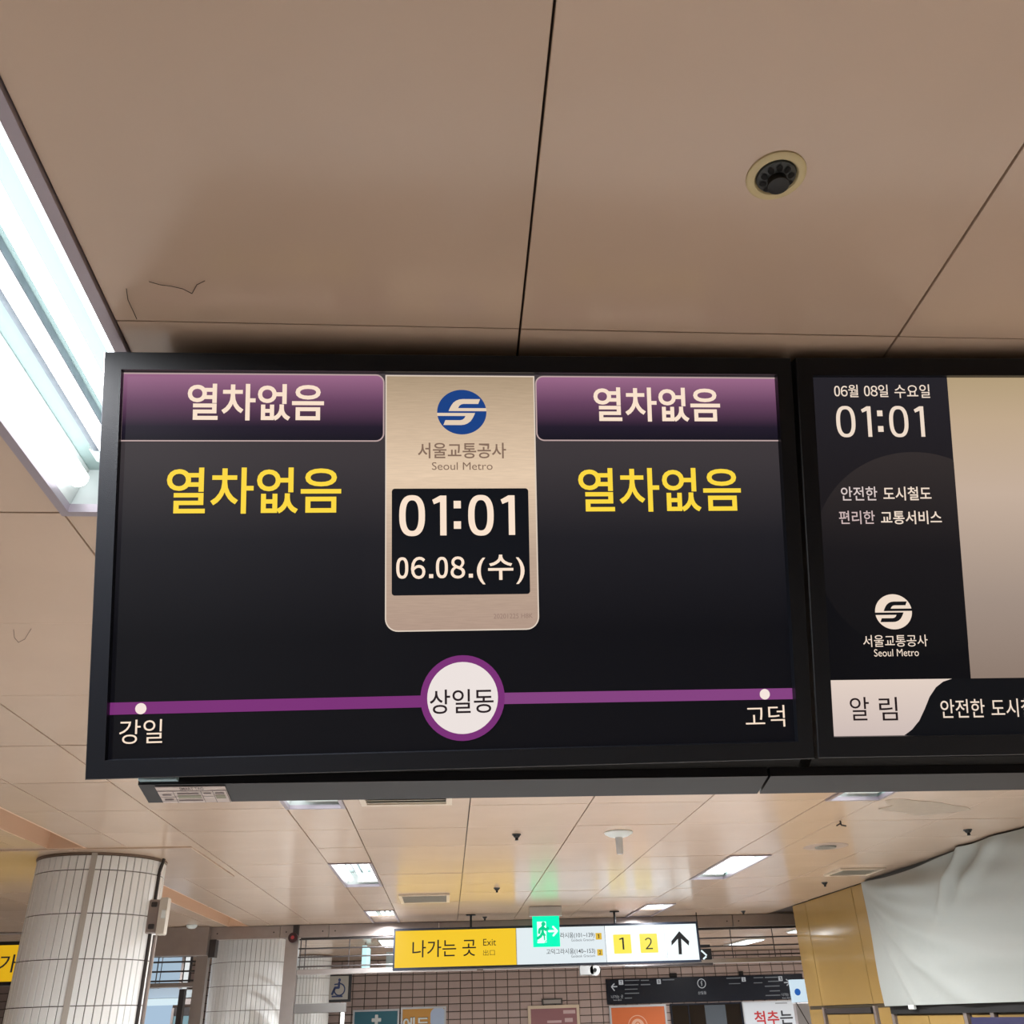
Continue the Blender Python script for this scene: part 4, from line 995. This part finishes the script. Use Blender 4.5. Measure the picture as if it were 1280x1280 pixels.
p_, f_, w, h = wall_frame('poster', (929, 1251, 996, 1280), 'white poster with red and black Hangul, at the right end under the directory board', 'poster', zlow=-.9, mborder=M_AL, mfield=mat('white_poster_print', (206, 214, 222), .35), border=.02)
text(p_, f_, '척추', (943, 1263.5, 974, 1281.5), mat('red_print', (184, 40, 46), .5), -.004, .018)
text(p_, f_, '는', (975, 1263, 991, 1280.5), mat('black_print', (46, 50, 58), .5), -.004, .02)
MB().rect(*pbox(f_, (969, 1253.2, 984, 1254.6), -.005), -.005).obj('small_print', mat('grey_print', (140, 146, 152), .5), p_)
# wheelchair sign near the far column
QY = 16.95
a = at(410.5, 1220, 1, QY); b = at(434.5, 1249, 1, QY)
ws_, FW_ = sign_frame(a.x, QY, b.z, 'square wheelchair symbol sign in a black frame, beside the farthest column', name='wheelchair_sign'); w, h = b.x-a.x, at(422, 1220, 1, QY).z-b.z
MB().bbox(-.025, w+.045, -.035, h+.02, -.10, -.01, .004).obj('casing', mat('black_frame', (24, 26, 32), .4), ws_)
MB().bbox(0, w, 0, h, -.03, 0, .004).obj('face', mat('sign_grey_face', (160, 156, 148), .4), ws_)
MB().box(-.30, -.02, h*.4, h*.5, -.08, -.04).obj('bracket', M_STEELDK, ws_)
mb = MB(); Q = lambda u, v: (u*w, v*h); D = .004; M_WB = mat('sign_navy', (34, 52, 96), .5)
mb.disc(*Q(.56, .83), .022, D, 16).stroke([Q(.55, .72), Q(.54, .5), Q(.36, .5), Q(.24, .24)], .036, D).stroke([Q(.55, .66), Q(.34, .64)], .02, D)
mb.ring(*Q(.58, .42), .075, .095, D, 32, -200, 90).stroke([Q(.25, .13), Q(.72, .13)], .024, D).obj('wheelchair_symbol', M_WB, ws_)
# thin edge-on lit sign hanging in the rear hall
a = at(453, 1182, 1, 14.2); b = at(457.5, 1210, 1, 14.2)
t = thing('edge_lit_sign', ((a.x+b.x)/2, 14.5, b.z), 'narrow bright sign seen edge-on through the grille, left of the yellow exit sign', 'sign')
MB().bbox(a.x, b.x, 14.2, 14.9, b.z, a.z, .004).obj('lightbox', emit('edge_light', (190, 230, 232), 1.3), t)
MB().tube(((a.x+b.x)/2, 14.4, a.z), ((a.x+b.x)/2, 14.4, .999), .012, 8).obj('hanging_rod', M_STEELD, t)
# pale sign sliver behind left edge of the exit sign
a = at(483, 1190, 1, 13.0); b = at(494, 1222, 1, 13.0)
t = thing('rear_hanging_sign', (a.x+.2, 13.0, b.z), 'pale grey box sign peeking out behind the left end of the exit sign', 'sign')
MB().bbox(a.x, a.x+1.6, 13.0, 13.12, at(483, 1212, 1, 13).z, a.z, .005).obj('box', mat('pale_teal_grey', (168, 186, 190), .3), t)
MB().tube((a.x+.8, 13.06, a.z), (a.x+.8, 13.06, .999), .012, 8).obj('hanging_rod', M_STEELD, t)

# ================================================================ LIT OFFICE FRONT BETWEEN THE COLUMNS
OY = 14.6
def ob(x0, y0, x1, y1, name, m, par, Y=OY, d=.06):
    a = at(x0, (y0+y1)/2, 1, Y); b = at(x1, (y0+y1)/2, 1, Y); t_ = at((x0+x1)/2, y0, 1, Y).z; bo = at((x0+x1)/2, y1, 1, Y).z
    return MB().bbox(a.x, b.x, Y, Y+d, bo, t_, .003).obj(name, m, par)
c = at(220, 1280, 1, OY)
of = thing('office_front', (c.x, OY, -UP), 'pale blue lit glass office front seen between the near column and the second column', 'office front')
xl = at(160, 1240, 1, OY).x; xr = at(243.5, 1240, 1, OY).x
M_GLOW = emit('lit_blue_glass', (176, 200, 220), .85)
for k, (x0_, x1_) in enumerate(((160, 200), (201.5, 226))):
    ob(x0_, 1196, x1_, 1236, 'window_pane', M_GLOW, of, OY+.04, .02)
ob(229, 1196, 235.5, 1236, 'bright_pane', emit('bright_pane', (226, 230, 230), 1.0), of, OY+.04, .02)
ob(160, 1186, 246, 1195.5, 'head_panel', M_WHITE, of)
ob(160, 1236, 226, 1248, 'transom_panel', M_BLUEROOM, of)
ob(160, 1248.5, 224, 1257, 'light_band', emit('white_band', (220, 240, 248), .95), of, OY-.03, .06)
ob(160, 1257, 213, 1290, 'lower_pane', emit('lower_lit_glass', (176, 202, 226), .9), of, OY+.03, .03)
ob(213, 1260, 216, 1290, 'frame_bar', M_STEELD, of, OY, .06)
ob(216, 1259, 240, 1270, 'dark_panel', M_STEELDK, of, OY+.02, .04)
ob(216, 1270, 238, 1290, 'lower_pane', emit('teal_lit_glass', (140, 176, 186), .8), of, OY+.03, .03)
ob(236.5, 1186, 238.5, 1236, 'frame_bar', M_STEELDK, of, OY-.01, .06)
ob(225.5, 1196, 229, 1236, 'frame_bar', M_STEELD, of, OY, .06)
ob(232, 1237, 246, 1247, 'notice_plate', mat('pale_notice', (196, 210, 216), .4), of, OY-.05, .05)
ob(229, 1248, 252, 1255.5, 'steel_band', M_STEELD, of, OY-.05, .06)
dp = at(224, 1240, 1, 12.5); dq = at(230.5, 1240, 1, 12.5)
cb = MB().bbox(dp.x, dq.x, 12.5, 12.6, -UP, at(227, 1236.5, 1, 12.5).z, .004).obj('steel_post', M_STEELDK); tag(cb, 'narrow dark steel post in front of the lit office front', 'post')

# ---------------------------------------------------------------- lift everything to floor level z = 0
for o in COL.objects:
    if '_frame' in o: del o['_frame']
    if o.parent is None and o is not cam: o.location.z += UP
